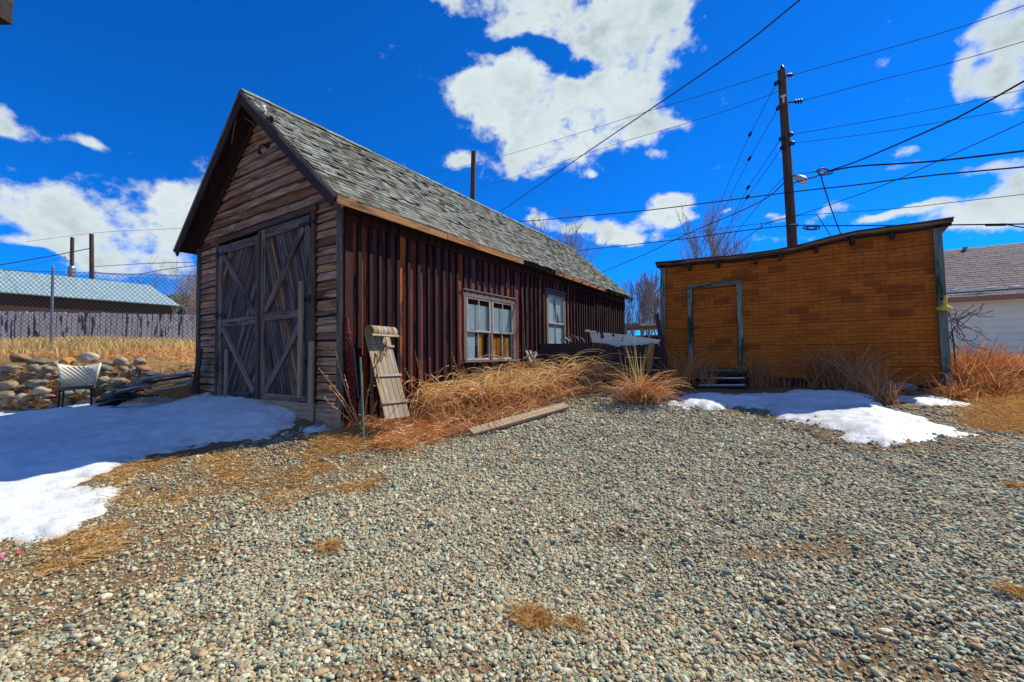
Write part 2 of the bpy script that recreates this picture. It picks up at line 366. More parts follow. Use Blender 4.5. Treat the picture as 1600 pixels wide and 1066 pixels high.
# glass: real pane, mirror-like at grazing angle, see-through otherwise
def glassmat():
    m, n = mat('window_glass')
    fr = n.new('ShaderNodeLayerWeight', {'Blend': .35}).outputs['Fresnel']
    gl = n.new('ShaderNodeBsdfGlossy', {'Color': (.8,.9,.95,1), 'Roughness': .04})
    tr = n.new('ShaderNodeBsdfTransparent', {'Color': (.93,.96,.96,1)})
    n.out(n.new('ShaderNodeMixShader', {0: n.mr(fr, 0, 1, .06, .42), 1: tr.outputs[0], 2: gl.outputs[0]}).outputs[0]); return m
M['glass'] = glassmat()

def shinglemat(name, cols, dark=.3):
    m, n = mat(name); rn = n.attr('rnd', True); gv = n.attr('gv')
    c = n.ramp(rn, cols); a = n.noise(n.vm('MULTIPLY', gv, (14, 60, 10)), 1, 6, .7)
    big = n.noise(n.new('ShaderNodeTexCoord').outputs['Object'], 1.1, 5, .6)
    c = n.mix(1.0, c, n.ramp(a, [(dark,)*3, (1,1,1), (1.25,1.25,1.25)], [.3,.52,.75]), 'MULTIPLY')
    c = n.mix(n.mr(big, .52, .70), c, n.mix(.55, c, (.10,.09,.07)))
    n.out(n.bsdf(c, .9, n.bump(a, .5, .01), Specular_IOR_Level=.2).outputs[0]); return m
M['shingle'] = shinglemat('grey_wood_shingles', [(.13,.13,.10),(.22,.235,.19),(.28,.31,.26),(.17,.175,.135),(.07,.058,.042),(.24,.26,.22),(.11,.09,.065)])
M['asphalt'] = shinglemat('brown_asphalt_shingles', [(.19,.155,.145),(.24,.20,.185),(.165,.14,.13)], .6)

def brickroll():
    m, n = mat('brick_pattern_roll_siding')
    tcn = n.new('ShaderNodeTexCoord').outputs['Object']; sp = n.new('ShaderNodeSeparateXYZ', {0: tcn})
    wob = n.math('MULTIPLY', n.math('SUBTRACT', n.noise(tcn, .9, 2), .5), .06)
    v = n.new('ShaderNodeCombineXYZ', {0: n.math('ADD', sp.outputs[0], sp.outputs[1]), 1: n.math('ADD', sp.outputs[2], wob), 2: 0.0}).outputs[0]
    br = n.new('ShaderNodeTexBrick', {'Vector': v, 'Scale': 1.0, 'Mortar Size': .0045, 'Mortar Smooth': .2, 'Bias': -.35, 'Brick Width': .23, 'Row Height': .072,
        'Color1': (.48,.138,.018,1), 'Color2': (.32,.084,.013,1), 'Mortar': (.15,.046,.012,1)}); br.offset = .5
    big = n.new('ShaderNodeTexBrick', {'Vector': n.vm('ADD', v, (5.3,2.11,0)), 'Scale': 1.0, 'Mortar Size': 0.0, 'Bias': .0, 'Brick Width': .34, 'Row Height': .144, 'Color1': (0,0,0,1), 'Color2': (1,1,1,1), 'Mortar': (0,0,0,1)})
    c = n.mix(n.mr(big.outputs[0], .80, .92, 0, .5), br.outputs[0], (.11,.034,.014))
    row = n.math('FRACT', n.math('DIVIDE', n.math('ADD', sp.outputs[2], wob), .432))
    seam = n.math('LESS_THAN', row, .022)
    c = n.mix(n.math('MULTIPLY', seam, .8), c, (.04,.018,.012))
    st = n.noise(n.vm('MULTIPLY', tcn, (1.1,1.1,2.2)), 1.3, 7, .7)
    c = n.mix(n.mr(st, .50, .72, 0, .55), c, (.14,.040,.012))
    fine = n.noise(tcn, 160, 3, .7); c = n.mix(1.0, c, n.ramp(fine, [(.7,.7,.7),(1.2,1.2,1.2)], [.3,.7]), 'MULTIPLY')
    n.out(n.bsdf(c, .92, n.bump(n.math('ADD', br.outputs['Fac'], n.math('MULTIPLY', seam, 2)), -.4, .004), Specular_IOR_Level=.15).outputs[0]); return m
M['brick'] = brickroll()
def metalroof():
    m, n = mat('pale_blue_metal_roof'); tcn = n.new('ShaderNodeTexCoord').outputs['Object']; sp = n.new('ShaderNodeSeparateXYZ', {0: tcn})
    f = n.math('FRACT', n.math('DIVIDE', sp.outputs[1], .9)); k = n.math('LESS_THAN', f, .03)
    st = n.noise(n.vm('MULTIPLY', tcn, (1,6,1)), 1.2, 6, .7)
    c = n.mix(n.mr(st, .4, .75), (.34,.47,.48), (.22,.32,.34)); c = n.mix(n.math('MULTIPLY', k, .5), c, (.12,.17,.18))
    h = n.math('SINE', n.math('MULTIPLY', sp.outputs[1], 42))
    n.out(n.bsdf(c, .45, n.bump(h, .25, .02), Metallic=.15).outputs[0]); return m
M['metalroof'] = metalroof()
M['brownwall'] = wood('dark_brown_wall', [(.06,.038,.026),(.09,.055,.035)], lo=.5, hi=1.2)
M['housewall'] = plain('pale_green_white_siding', (.86,.87,.66), .7, 0, .08, 2)
M['housefascia'] = plain('tan_fascia', (.30,.17,.11), .6, 0, .15, 3)

# ------------------------------------------------------------------ terrain
TP = []
def tp(x, y, z): TP.append((x, y, z))
def tpp(px, py, d): q = P(px, py, d); TP.append(tuple(q))
for (x, y) in ((5.4,-3.9),(3.5,-5),(7.5,-4),(5,-6.5),(9,-6),(1,-7)): tp(x, y, -.42)
for (px, py, d) in ((800,1060,1.95),(300,1050,2.0),(1350,1040,2.05),(60,960,2.6),(1560,960,2.2),(500,800,3.95),(1100,800,3.7),(1580,780,3.4),
    (10,845,3.45),(10,700,5.5),(200,660,7.2),(118,643,7.4),(345,700,5.6),(470,640,7.0),(540,672,6.2),(620,690,6.0),(700,678,6.6),(800,645,7.6),(880,626,8.2),
    (1000,627,7.8),(1100,627,7.4),(1230,655,6.3),(1365,650,5.75),(1480,614,7.4),(1540,672,5.2),(1560,600,7.9),(1600,640,6.0),(1120,604,9.2),(1250,604,8.6),
    (300,622,8.7),(240,625,9.3),(120,632,9.0),(5,642,8.9),(900,600,9.8)): tpp(px, py, d)
tp(-4.7,0,.28); tp(-2.2,-.2,.22); tp(-2.3,6,.35); tp(1,8,.4); tp(2.5,12,.5); tp(-2,14,.6); tp(5,9,.4); tp(7.8,10,.45); tp(0,3,.12)
tpp(1540,568,14.5); tpp(1700,575,14); tp(12,4,.3); tp(14,-4,-.2); tp(16,25,.5); tp(0,25,.7); tp(-10,14,1.7)
tpp(240,556,11.0); tpp(120,551,11.5); tpp(10,549,11.5); tpp(300,551,12.5); tpp(150,541,16); tpp(-60,541,16); tpp(310,545,18)
tp(-14,-6,.6); tp(-10,-9,-.2); tp(-24,4,1.6); tp(-40,20,1.5); tp(-30,-20,.5); tp(30,-20,-.3); tp(40,30,.6); tp(0,60,.8); tp(-60,60,1.5); tp(60,60,.8); tp(0,-60,-.5)
TPa = np.array(TP)
_ck = 0.6
def _phi(r): return np.sqrt(r*r+_ck*_ck)
_D = _phi(np.linalg.norm(TPa[:, None, :2]-TPa[None, :, :2], axis=2))
_A = np.block([[_D + 0.004*np.eye(len(TPa)), np.ones((len(TPa), 1))], [np.ones((1, len(TPa))), np.zeros((1, 1))]])
_W = np.linalg.solve(_A, np.r_[TPa[:, 2], 0])
def gz(x, y):
    x = np.atleast_1d(np.asarray(x, float)); y = np.atleast_1d(np.asarray(y, float)); out = np.zeros(x.shape)
    xf, yf = x.ravel(), y.ravel(); res = np.zeros(len(xf))
    for i in range(0, len(xf), 20000):
        r = np.sqrt((xf[i:i+20000, None]-TPa[None, :, 0])**2+(yf[i:i+20000, None]-TPa[None, :, 1])**2)
        res[i:i+20000] = _phi(r) @ _W[:-1] + _W[-1]
    rr = np.hypot(xf-2, yf-5); k = np.clip((rr-35)/60, 0, 1)
    res = res*(1-k)+.7*k
    return np.clip(res, -1, 3).reshape(x.shape)
def g1(x, y): return float(gz(x, y)[0])
def G(px, py, dz=0.0):
    r = ray(px, py); ts = np.linspace(1.2, 40, 1600); q = CAM+ts[:, None]*r
    h = q[:, 2]-dz-gz(q[:, 0], q[:, 1]); i = np.where(h < 0)[0]
    if len(i) == 0: return q[-1]
    i = max(1, i[0]); t = ts[i-1]+(ts[i]-ts[i-1])*h[i-1]/(h[i-1]-h[i]+1e-9); return CAM+t*r
def inpoly(x, y, poly):
    c = np.zeros(x.shape, bool); n = len(poly)
    for i in range(n):
        x1, y1 = poly[i]; x2, y2 = poly[(i+1) % n]
        k = ((y1 > y) != (y2 > y)) & (x < (x2-x1)*(y-y1)/(y2-y1+1e-12)+x1); c ^= k
    return c
def pdist(x, y, poly, closed=True):
    d = np.full(x.shape, 1e9); n = len(poly)
    for i in range(n if closed else n-1):
        a = np.array(poly[i]); b = np.array(poly[(i+1) % n]); ab = b-a; L = ab@ab+1e-9
        t = np.clip(((x-a[0])*ab[0]+(y-a[1])*ab[1])/L, 0, 1); d = np.minimum(d, np.hypot(x-a[0]-t*ab[0], y-a[1]-t*ab[1]))
    return d
def sdf(x, y, poly): return np.where(inpoly(x, y, poly), 1, -1)*pdist(x, y, poly)
def wnoise(x, y, s, seed=0): 
    x = np.asarray(x); f = np.zeros(x.shape).ravel(); xr = x.ravel(); yr = np.asarray(y).ravel()
    for i in range(len(xr)): f[i] = mnoise.fractal((xr[i]*s, yr[i]*s, seed*7.3), 1.0, 2.0, 4)
    return f.reshape(x.shape)
# fast value noise (vectorised)
def vnoise(x, y, s, seed=0, octv=4):
    x = np.asarray(x, float)*s+seed*17.1; y = np.asarray(y, float)*s+seed*9.7; out = 0; amp = 1; tot = 0
    for o in range(octv):
        xi = np.floor(x).astype(np.int64); yi = np.floor(y).astype(np.int64); fx = x-xi; fy = y-yi
        fx = fx*fx*(3-2*fx); fy = fy*fy*(3-2*fy)
        def hsh(a, b):
            n = (a*374761393+b*668265263+o*1013+seed*7919) & 0x7fffffff; n = ((n ^ (n >> 13))*1274126177) & 0x7fffffff
            return ((n ^ (n >> 16)) & 0xffff)/65535.0
        v = hsh(xi, yi)*(1-fx)*(1-fy)+hsh(xi+1, yi)*fx*(1-fy)+hsh(xi, yi+1)*(1-fx)*fy+hsh(xi+1, yi+1)*fx*fy
        out = out+amp*v; tot += amp; amp *= .5; x = x*2.03+3.1; y = y*2.03+1.7
    return out/tot
def gpoly(pp): return [tuple(G(a, b)[:2]) for a, b in pp]
# gravel lot outline on the ground
GRAV = gpoly([(-300,1010),(60,930),(190,850),(290,800),(390,762),(500,738),(590,722),(660,704),(745,668),(880,630),(960,627),(1060,630),(1150,640),(1240,662),(1330,694),(1420,698),(1520,682),(1600,680),(1800,690)]) + [(16,-4),(14,-9),(-6,-12)]
def ell(x, y, lst):
    """soft world-space blots, centres given by where they lie on the ground"""
    f = np.zeros(np.shape(x))
    for (c, rx, ry, a, wt) in lst:
        dx, dy = x-c[0], y-c[1]; ca, sa = math.cos(a), math.sin(a); u, v = dx*ca+dy*sa, -dx*sa+dy*ca
        f = np.maximum(f, wt*np.exp(-((u/rx)**2+(v/ry)**2)))
    return f
def blot(px, py, rx, ry, wt, a=TH): return (G(px, py)[:2], rx, ry, a, wt)
SOIL = [blot(70,930,1.1,.6,1.3,TH+.9), blot(60,1040,.5,.3,.8), blot(170,860,1.0,.3,.9,TH+.8), blot(1450,1000,.5,.4,.5), blot(750,1040,.3,.1,.5), blot(590,1050,.30,.09,1.2), blot(280,985,.28,.14,.8,TH+.6), blot(900,838,.9,.10,.6), blot(1180,868,.9,.16,.8), blot(1080,850,.6,.1,.6), blot(1430,985,.30,.22,.75,TH+.3), blot(480,930,.25,.08,.7,TH+.5), blot(560,895,.35,.05,.6,TH+.5), blot(400,860,.4,.05,.5), blot(40,1040,.5,.1,.6), blot(300,740,1.6,.35,.8), blot(480,760,1.2,.25,.6), blot(1180,660,.8,.12,.4), blot(1500,800,.8,.1,.3), blot(430,985,.14,.14,.6), blot(1370,1040,.3,.1,.5)]
def gravel_amount(x, y):
    s = sdf(x, y, GRAV); n = vnoise(x, y, 1.6, 3)-.5; n2 = vnoise(x, y, 5.0, 5)-.5
    e = np.clip((s+n*.9+n2*.5)/.55+.15, 0, 1)
    so_ = np.clip(ell(x, y, SOIL)*1.1 + (n*.9+n2*.9)*(ell(x, y, SOIL) > .1), 0, 1)
    return e*(1-.80*np.clip((so_-.22)/.5, 0, 1))

def axis_pts(a, b, fine, far, n_out):
    inner = np.arange(a, b+fine/2, fine); g = np.geomspace(fine, far, n_out)
    return np.r_[a-np.cumsum(g)[::-1], inner, b+np.cumsum(g)]
gx = axis_pts(-9, 11, .085, 170, 34); gy = axis_pts(-7, 9, .085, 170, 34)
X, Y = np.meshgrid(gx, gy); Z = gz(X, Y)
near = np.exp(-((np.hypot(X-2, Y)/22)**4))
Z = Z + near*((vnoise(X, Y, 1.1, 1)-.5)*.075 + (vnoise(X, Y, 5, 2)-.5)*.035)
nx, ny = len(gx), len(gy); idx = np.arange(nx*ny).reshape(ny, nx)
Fq = np.stack([idx[:-1,:-1], idx[:-1,1:], idx[1:,1:], idx[1:,:-1]], 2).reshape(-1, 4)
def gz_fine(x, y):
    nr = np.exp(-((np.hypot(x-2, y)/22)**4))
    return gz(x, y)+nr*((vnoise(x, y, 1.1, 1)-.5)*.075+(vnoise(x, y, 5, 2)-.5)*.035)
m, n = mat('soil_gravel_and_straw_ground')
gm = n.attr('grav', True); geo = n.new('ShaderNodeTexCoord').outputs['Object']
vo = n.new('ShaderNodeTexVoronoi', {'Vector': geo, 'Scale': 42.0, 'Randomness': 1.0})
vcol = n.ramp(n.new('ShaderNodeSeparateColor', {0: vo.outputs['Color']}).outputs[0], [(.10,.095,.07),(.19,.17,.12),(.14,.15,.12),(.28,.25,.18),(.16,.11,.07),(.22,.22,.17)])
edge = n.mr(vo.outputs['Distance'], .012, .0, .25, 1.0)
vdark = n.mix(n.mr(vo.outputs['Distance'], .35, .75), vcol, (.028,.022,.014))
a = n.noise(geo, 3.0, 8, .7); b = n.noise(geo, 45, 5, .7)
soil = n.mix(n.mr(a, .35, .65), (.055,.034,.018), (.125,.072,.034)); soil = n.mix(n.mr(b, .45, .7), soil, (.25,.17,.09))
dry = n.attr('dry', True); soil = n.mix(dry, soil, n.mix(n.mr(b, .35, .65), (.22,.125,.045), (.42,.28,.12)))
cg = n.mix(n.mr(gm, .25, .6), soil, vdark)
hh = n.math('ADD', n.math('MULTIPLY', b, .4), n.math('MULTIPLY', n.math('SUBTRACT', 1.0, vo.outputs['Distance']), n.mr(gm, .2, .6)))
n.out(n.bsdf(cg, .95, n.bump(hh, .7, .02), Specular_IOR_Level=.15).outputs[0]); M['ground'] = m
ga = gravel_amount(X, Y)
gr_o = np_mesh('ground', np.c_[X.ravel(), Y.ravel(), Z.ravel()], Fq, None, m, None, (0,0,0), True)
gr_o.data.attributes.new('grav', 'FLOAT', 'POINT').data.foreach_set('value', ga.ravel().astype(np.float32))
dryv = np.clip(.25+.75*((X < -4) & (Y > -2.5))+ .8*(X > 7.2)*(Y > -1) + .9*(np.hypot(X-2, Y-5) > 20), 0, 1)
gr_o.data.attributes.new('dry', 'FLOAT', 'POINT').data.foreach_set('value', dryv.ravel().astype(np.float32))
tag(gr_o, kind='structure')

# ------------------------------------------------------------------ snow (thickness over the ground)
def snowmat():
    m, n = mat('snow'); g_ = n.new('ShaderNodeTexCoord').outputs['Object']
    a = n.noise(g_, 2.5, 6, .6); b = n.noise(g_, 40, 5, .65); dirt = n.noise(n.vm('ADD', g_, (4,8,2)), 5.0, 8, .75)
    ed = n.attr('edge', True)
    c = n.mix(n.mr(a, .3, .7), (.58,.645,.665), (.70,.75,.76))
    k = n.math('MULTIPLY', n.mr(ed, .005, .075, 1.0, 0.0), n.mr(dirt, .40, .58)); c = n.mix(n.math('MULTIPLY', k, .75), c, (.34,.30,.24))
    k2 = n.mr(dirt, .62, .72); c = n.mix(n.math('MULTIPLY', k2, .5), c, (.35,.30,.24))
    bs = n.bsdf(c, .55, n.bump(n.math('ADD', a, n.math('MULTIPLY', b, .30)), .45, .05), Specular_IOR_Level=.3)
    n.out(bs.outputs[0]); return m
M['snow'] = snowmat()
def snow(polys, thick, step, label, rim=.35, rough=.10, extra=None):
    allp = np.array([p for q in polys for p in q]); x0, y0 = allp.min(0)-.4; x1, y1 = allp.max(0)+.4
    X, Y = np.meshgrid(np.arange(x0, x1, step), np.arange(y0, y1, step)); S = np.full(X.shape, -9.0)
    for q in polys: S = np.maximum(S, sdf(X, Y, q))
    S = S + (vnoise(X, Y, 2.2, 11)-.5)*.36 + (vnoise(X, Y, 7, 12)-.5)*rough*3.4 + (vnoise(X, Y, 22, 16, 2)-.5)*rough*.8
    T = thick*np.clip(S/rim, -1, 1); T = np.where(T > 0, thick*(1-np.exp(-1.1*np.clip(S, 0, 5)/rim)), T)
    T = T + np.clip(T/thick, 0, 1)*((vnoise(X, Y, .8, 13)-.5)*.10 + (vnoise(X, Y, 3.5, 14)-.5)*.035) + (vnoise(X, Y, 16, 15)-.5)*.018
    if extra: T = extra(X, Y, T)
    Z = gz_fine(X, Y)+T
    ny, nx = X.shape; idx = np.arange(nx*ny).reshape(ny, nx)
    q = np.stack([idx[:-1,:-1], idx[:-1,1:], idx[1:,1:], idx[1:,:-1]], 2).reshape(-1, 4)
    Tf = T.ravel(); q = q[(Tf[q].max(1) > -.02)]
    used = np.unique(q); remap = np.full(nx*ny, -1); remap[used] = np.arange(len(used)); q = remap[q]
    V = np.c_[X.ravel(), Y.ravel(), Z.ravel()][used]; base = np.array([V[:,0].mean(), V[:,1].mean(), V[:,2].min()])
    o = np_mesh('snow', V-base, q, None, M['snow'], None, base, True)
    o.data.attributes.new('edge', 'FLOAT', 'POINT').data.foreach_set('value', Tf[used].astype(np.float32))
    return tag(o, kind='structure')
SN1 = gpoly([(-200,905),(5,848),(95,835),(165,800),(205,765),(135,758),(150,745),(190,730),(215,716),(300,700),(380,688),(440,676),(470,655),(478,632),(440,624),(380,618),(330,615),(270,614),(215,622),(150,628),(60,642),(0,642),(-200,640)])
snow([SN1], .062, .035, 'l', rim=.22)
SN2 = gpoly([(462,684),(500,680),(522,672),(520,655),(505,652),(488,668)])
snow([SN2], .045, .025, 'l', rim=.08, rough=.06)
SN3a = gpoly([(1052,636),(1075,642),(1140,640),(1190,640),(1240,660),(1300,672),(1340,688),(1385,698),(1412,696),(1425,688),(1520,680),(1490,668),(1440,656),(1400,644),(1370,636),(1340,610),(1320,602),(1290,612),(1260,610),(1180,618),(1100,615),(1060,618)])
def hump(X, Y, T):
    c = G(1322,625)[:2]; d2 = ((X-c[0])/.75)**2+((Y-c[1])/.65)**2
    return T + np.where(T > 0, .10*np.exp(-d2), 0)
snow([SN3a], .055, .035, 'r', rim=.25, extra=hump)
snow([gpoly([(948,626),(985,629),(1040,626),(1040,621),(960,620)])], .05, .03, 'm', rim=.08)
snow([gpoly([(1395,626),(1440,632),(1500,637),(1520,634),(1505,624),(1440,620),(1400,619)])], .06, .03, 'r2', rim=.12)
snow([gpoly([(1535,574),(1545,578),(1640,582),(1640,567),(1540,566)])], .12, .06, 'r3', rim=.2)
snow([gpoly([(100,645),(170,640),(175,622),(105,622)])], .07, .04, 'ch', rim=.15)

# ------------------------------------------------------------------ gravel pebbles (uncountable)
def pebbles():
    pts = []
    x0, x1, y0, y1 = -8.5, 13.5, -7.5, 5.0
    # density per square metre falls with distance as the stones get smaller than a pixel
    N = int((x1-x0)*(y1-y0)*11500)
    xs = RNG.uniform(x0, x1, N); ys = RNG.uniform(y0, y1, N)
    zz = np.zeros(N)
    q = np.stack([xs, ys, np.full(N, -.2)], 1)-CAM; d = q@F0; lat = np.abs(q@CR)
    keep = (d > .5) & (lat < 1.22*d+2.0); xs, ys, d = xs[keep], ys[keep], d[keep]
    keep = RNG.random(len(xs)) < np.clip(1.25-d/6.5, .34, 1); xs, ys, d = xs[keep], ys[keep], d[keep]
    g_ = gravel_amount(xs, ys); keep = RNG.random(len(xs)) < np.maximum(g_, .26*(sdf(xs, ys, GRAV) > -1.5)); xs, ys, d, g_ = xs[keep], ys[keep], d[keep], g_[keep]
    zs = gz_fine(xs, ys)
    n_ = len(xs); s = np.exp(RNG.normal(math.log(.0064), .42, n_)); s = np.clip(s, .004, .024)*(1+np.clip((d-3)/9, 0, .7))
    scl = np.stack([s*RNG.uniform(.95, 1.5, n_), s*RNG.uniform(.75, 1.1, n_), s*RNG.uniform(.5, .8, n_)], 1)
    rot = np.stack([RNG.normal(0, .35, n_), RNG.normal(0, .35, n_), RNG.uniform(0, 6.28, n_)], 1)
    zs = zs + s*RNG.uniform(-.15, .75, n_)
    return np.c_[xs, ys, zs], scl, rot
pv, pscl, prot = pebbles()
print('pebbles', len(pv))
m, n = mat('river_pebbles'); rn = n.new('ShaderNodeObjectInfo').outputs['Random']
c = n.ramp(rn, [(.34,.36,.25),(.50,.49,.33),(.22,.26,.20),(.56,.51,.33),(.42,.31,.17),(.30,.37,.28),(.64,.60,.43),(.46,.35,.20),(.17,.165,.12),(.44,.48,.35),(.48,.34,.19),(.30,.30,.21),(.37,.24,.13),(.40,.47,.37)], interp='CONSTANT')
tcn = n.new('ShaderNodeTexCoord').outputs['Object']
f = n.noise(n.vm('ADD', tcn, n.new('ShaderNodeCombineXYZ', {0: n.math('MULTIPLY', rn, 91), 1: n.math('MULTIPLY', rn, 37)}).outputs[0]), 1.6, 5, .6)
c = n.mix(1.0, c, n.ramp(f, [(.68,.66,.62),(1.1,1.1,1.08)], [.3,.7]), 'MULTIPLY')
n.out(n.bsdf(c, .75, n.bump(f, .25, .1), Specular_IOR_Level=.3).outputs[0]); M['pebble'] = m
me = bpy.data.meshes.new('gravel'); me.vertices.add(len(pv)); me.vertices.foreach_set('co', pv.astype(np.float32).ravel())
me.attributes.new('scl', 'FLOAT_VECTOR', 'POINT').data.foreach_set('vector', pscl.astype(np.float32).ravel())
me.attributes.new('rot', 'FLOAT_VECTOR', 'POINT').data.foreach_set('vector', prot.astype(np.float32).ravel())
me.materials.append(m)
go = bpy.data.objects.new('gravel', me); col.objects.link(go); tag(go, 'grey green and tan river gravel covering the yard', 'gravel', kind='stuff')
ng = bpy.data.node_groups.new('pebble_scatter', 'GeometryNodeTree')
ng.interface.new_socket('Geometry', in_out='INPUT', socket_type='NodeSocketGeometry'); ng.interface.new_socket('Geometry', in_out='OUTPUT', socket_type='NodeSocketGeometry')
gn = NT(ng); gi = gn.new('NodeGroupInput'); gout = gn.new('NodeGroupOutput')
jn = gn.new('GeometryNodeGeometryToInstance')
for k in range(5):
    ic = gn.new('GeometryNodeMeshIcoSphere', {'Radius': 1.0, 'Subdivisions': 2})
    nz = gn.new('ShaderNodeTexNoise', {'Scale': .75, 'Detail': 1.0, 'Vector': gn.new('ShaderNodeVectorMath', {0: gn.new('GeometryNodeInputPosition').outputs[0], 1: (k*7.7, k*3.1, 0)}, operation='ADD').outputs[0]})
    off = gn.new('ShaderNodeVectorMath', {0: gn.new('ShaderNodeVectorMath', {0: nz.outputs['Color'], 1: (.5,.5,.5)}, operation='SUBTRACT').outputs[0], 1: (1.1,1.1,1.1)}, operation='MULTIPLY')
    spn = gn.new('GeometryNodeSetPosition', {'Geometry': ic.outputs['Mesh'], 'Offset': off.outputs[0]})
    ss = gn.new('GeometryNodeSetShadeSmooth', {'Geometry': spn.outputs[0]})
    smn = gn.new('GeometryNodeSetMaterial', {'Geometry': ss.outputs[0], 'Material': m})
    ng.links.new(smn.outputs[0], jn.inputs[0])
def nattr(nm):
    a = gn.new('GeometryNodeInputNamedAttribute', {'Name': nm}, data_type='FLOAT_VECTOR')
    return [o for o in a.outputs if o.enabled and o.name == 'Attribute'][0]
e2r = gn.new('FunctionNodeEulerToRotation', {0: nattr('rot')})
ri = gn.new('FunctionNodeRandomValue', data_type='INT'); ri.inputs['Min'].default_value = 0
[i for i in ri.inputs if i.name == 'Max' and i.enabled][0].default_value = 4
iop = gn.new('GeometryNodeInstanceOnPoints', {'Points': gi.outputs[0], 'Instance': jn.outputs[0], 'Pick Instance': True, 'Rotation': e2r.outputs[0], 'Scale': nattr('scl')})
ng.links.new([o for o in ri.outputs if o.enabled][0], iop.inputs['Instance Index'])
ng.links.new(iop.outputs[0], gout.inputs[0])
md = go.modifiers.new('pebbles', 'NODES'); md.node_group = ng
# ================================================================== BARN
BW, BL = 4.7, 12.6                 # width (x from -BW to 0), length (y from 0)
EZ, RZ, OV, OF = 3.24, 5.60, .28, .32   # eave height at overhang edge, ridge height, side and front overhang
RX = -BW/2; SL = (RZ-EZ)/(BW/2+OV)
def roofz(x): return RZ-abs(x-RX)*SL
barn = thing('barn', (RX, 6.3, 0), 'long weathered barn with shingle gable roof, dark red side boards and big braced double doors', 'barn')
XA, YA, ZA = np.eye(3)
DX0, DX1, DZ0, DZ1 = -3.78, -.74, .30, 3.22
# core walls behind the boards
mb = MB()
pent = [(-BW+.03,-.4),(-.03,-.4),(-.03,roofz(0)-.10),(RX,RZ-.13),(-BW+.03,roofz(0)-.10)]
mb.prism([(-BW+.03,-.4),(DX0,-.4),(DX0,DZ1+.05),(-BW+.03,roofz(0)-.14)], (0,.03,0), XA, ZA, YA, .05)
mb.prism([(DX1,-.4),(-.03,-.4),(-.03,roofz(0)-.14),(DX1,DZ1+.05)], (0,.03,0), XA, ZA, YA, .05)
mb.prism([(-BW+.03,roofz(0)-.16),(DX0,DZ1+.05),(DX1,DZ1+.05),(-.03,roofz(0)-.16),(RX,RZ-.16)], (0,.03,0), XA, ZA, YA, .05)
mb.prism([(DX0,-.4),(DX1,-.4),(DX1,DZ0),(DX0,DZ0)], (0,.03,0), XA, ZA, YA, .05)
mb.build('gable_wall', M['dark'], barn)
# lap siding board by board
mb = MB(); z = -.02; k = 0
while z < RZ-.3:
    h = R_(.118,.14) if z < 3.2 else R_(.15,.185)
    zt = z+h*.5
    half = (RZ-.22-max(zt, 0))/SL if zt > roofz(0)-.30 else BW/2
    x0, x1 = max(-BW+.02, RX-half), min(-.02, RX+half)
    spans = [(x0, x1)]
    if zt < DZ1+.12: spans = [(x0, DX0-.10), (DX1+.10, x1)]
    for (a, b) in spans:
        cuts = [a]
        while b-cuts[-1] > 2.6 and R_(0,1) < .8: cuts.append(cuts[-1]+R_(1.1,2.2))
        if len(cuts) > 1 and b-cuts[-1] < .3: cuts.pop()
        cuts.append(b)
        for c0, c1 in zip(cuts, cuts[1:]):
            if c1-c0 < .05: continue
            sag = R_(-.006,.006); gp_ = R_(.10,.20); nseg = max(1, int((c1-c0)/.25)); pts = np.linspace(c0+.002, c1-.002, nseg+1); ph = R_(0,6)
            rr = R_(0,1); V = []; Gv = []; off = R_(0,90)
            for xx in pts:
                dz_ = sag+.007*math.sin(xx*2.1+ph)+R_(-.003,.003); dy = R_(-.004,.004)
                for (yy, zz) in ((.028,z+h*gp_+dz_),(-.036+dy,z+h*gp_+dz_),(-.010+dy,z+h+.003+dz_),(.028,z+h+.003+dz_)):
                    V.append((xx, yy, zz)); Gv.append((xx+off, zz*1.0+off, yy))
            F = [(i*4+j, i*4+(j+1) % 4, i*4+4+(j+1) % 4, i*4+4+j) for i in range(nseg) for j in range(4)]+[(3,2,1,0), tuple(nseg*4+j for j in range(4))]
            mb.add(V, F, Gv, rr)
    z += h; k += 1
mb.build('lap_siding', M['lap'], barn)
# corner boards, foundation plank
mb = MB()
for q_, s_, m_ in (((-.05,-.045,1.72),(.12,.03,3.2),'brace'),((.020,.05,1.72),(.03,.13,3.2),'batten'),((-BW+.05,-.045,1.72),(.12,.03,3.1),'brace'),((-BW-.015,.05,1.72),(.03,.13,3.1),'batten')):
    mb = MB(); mb.box(q_, s_); mb.build('corner_board', M[m_], barn)
mb = MB(); mb.box((-.28,-.05,.06),(.58,.06,.44)); mb.box((-2.3,-.05,.16),(3.3,.05,.34)); mb.build('foundation_board', M['plank'], barn)
# side wall: vertical boards with battens, window openings left free
WIN = [(2.73,4.57,.94,2.29),(6.20,7.30,1.30,2.74)]
def openings(y0, y1):
    cuts = [(-.12, EZ+.16)]
    for (a, b, c, d) in WIN:
        if y1 > a and y0 < b: cuts = [(-.12, c), (d, EZ+.16)]
    return cuts
mb = MB(); bt = MB(); y = .02; edges = [0.0]
while y < BL-.02: y += R_(.175,.245); edges.append(min(y, BL))
for (a, b, c, d) in WIN:
    for q in (a, b):
        i = min(range(len(edges)), key=lambda j: abs(edges[j]-q)); edges[i] = q
edges = sorted(set(edges))
for a, b in zip(edges, edges[1:]):
    if b-a < .03: continue
    rr = R_(0,1); rr = R_(.5,.7) if a < .1 else rr
    for (z0, z1) in openings(a+.01, b-.01):
        mb.box((-.012+R_(-.004,.004), (a+b)/2, (z0+z1)/2), (.026, b-a-.006, z1-z0), rotm(XA, R_(-.002,.002)), rr)
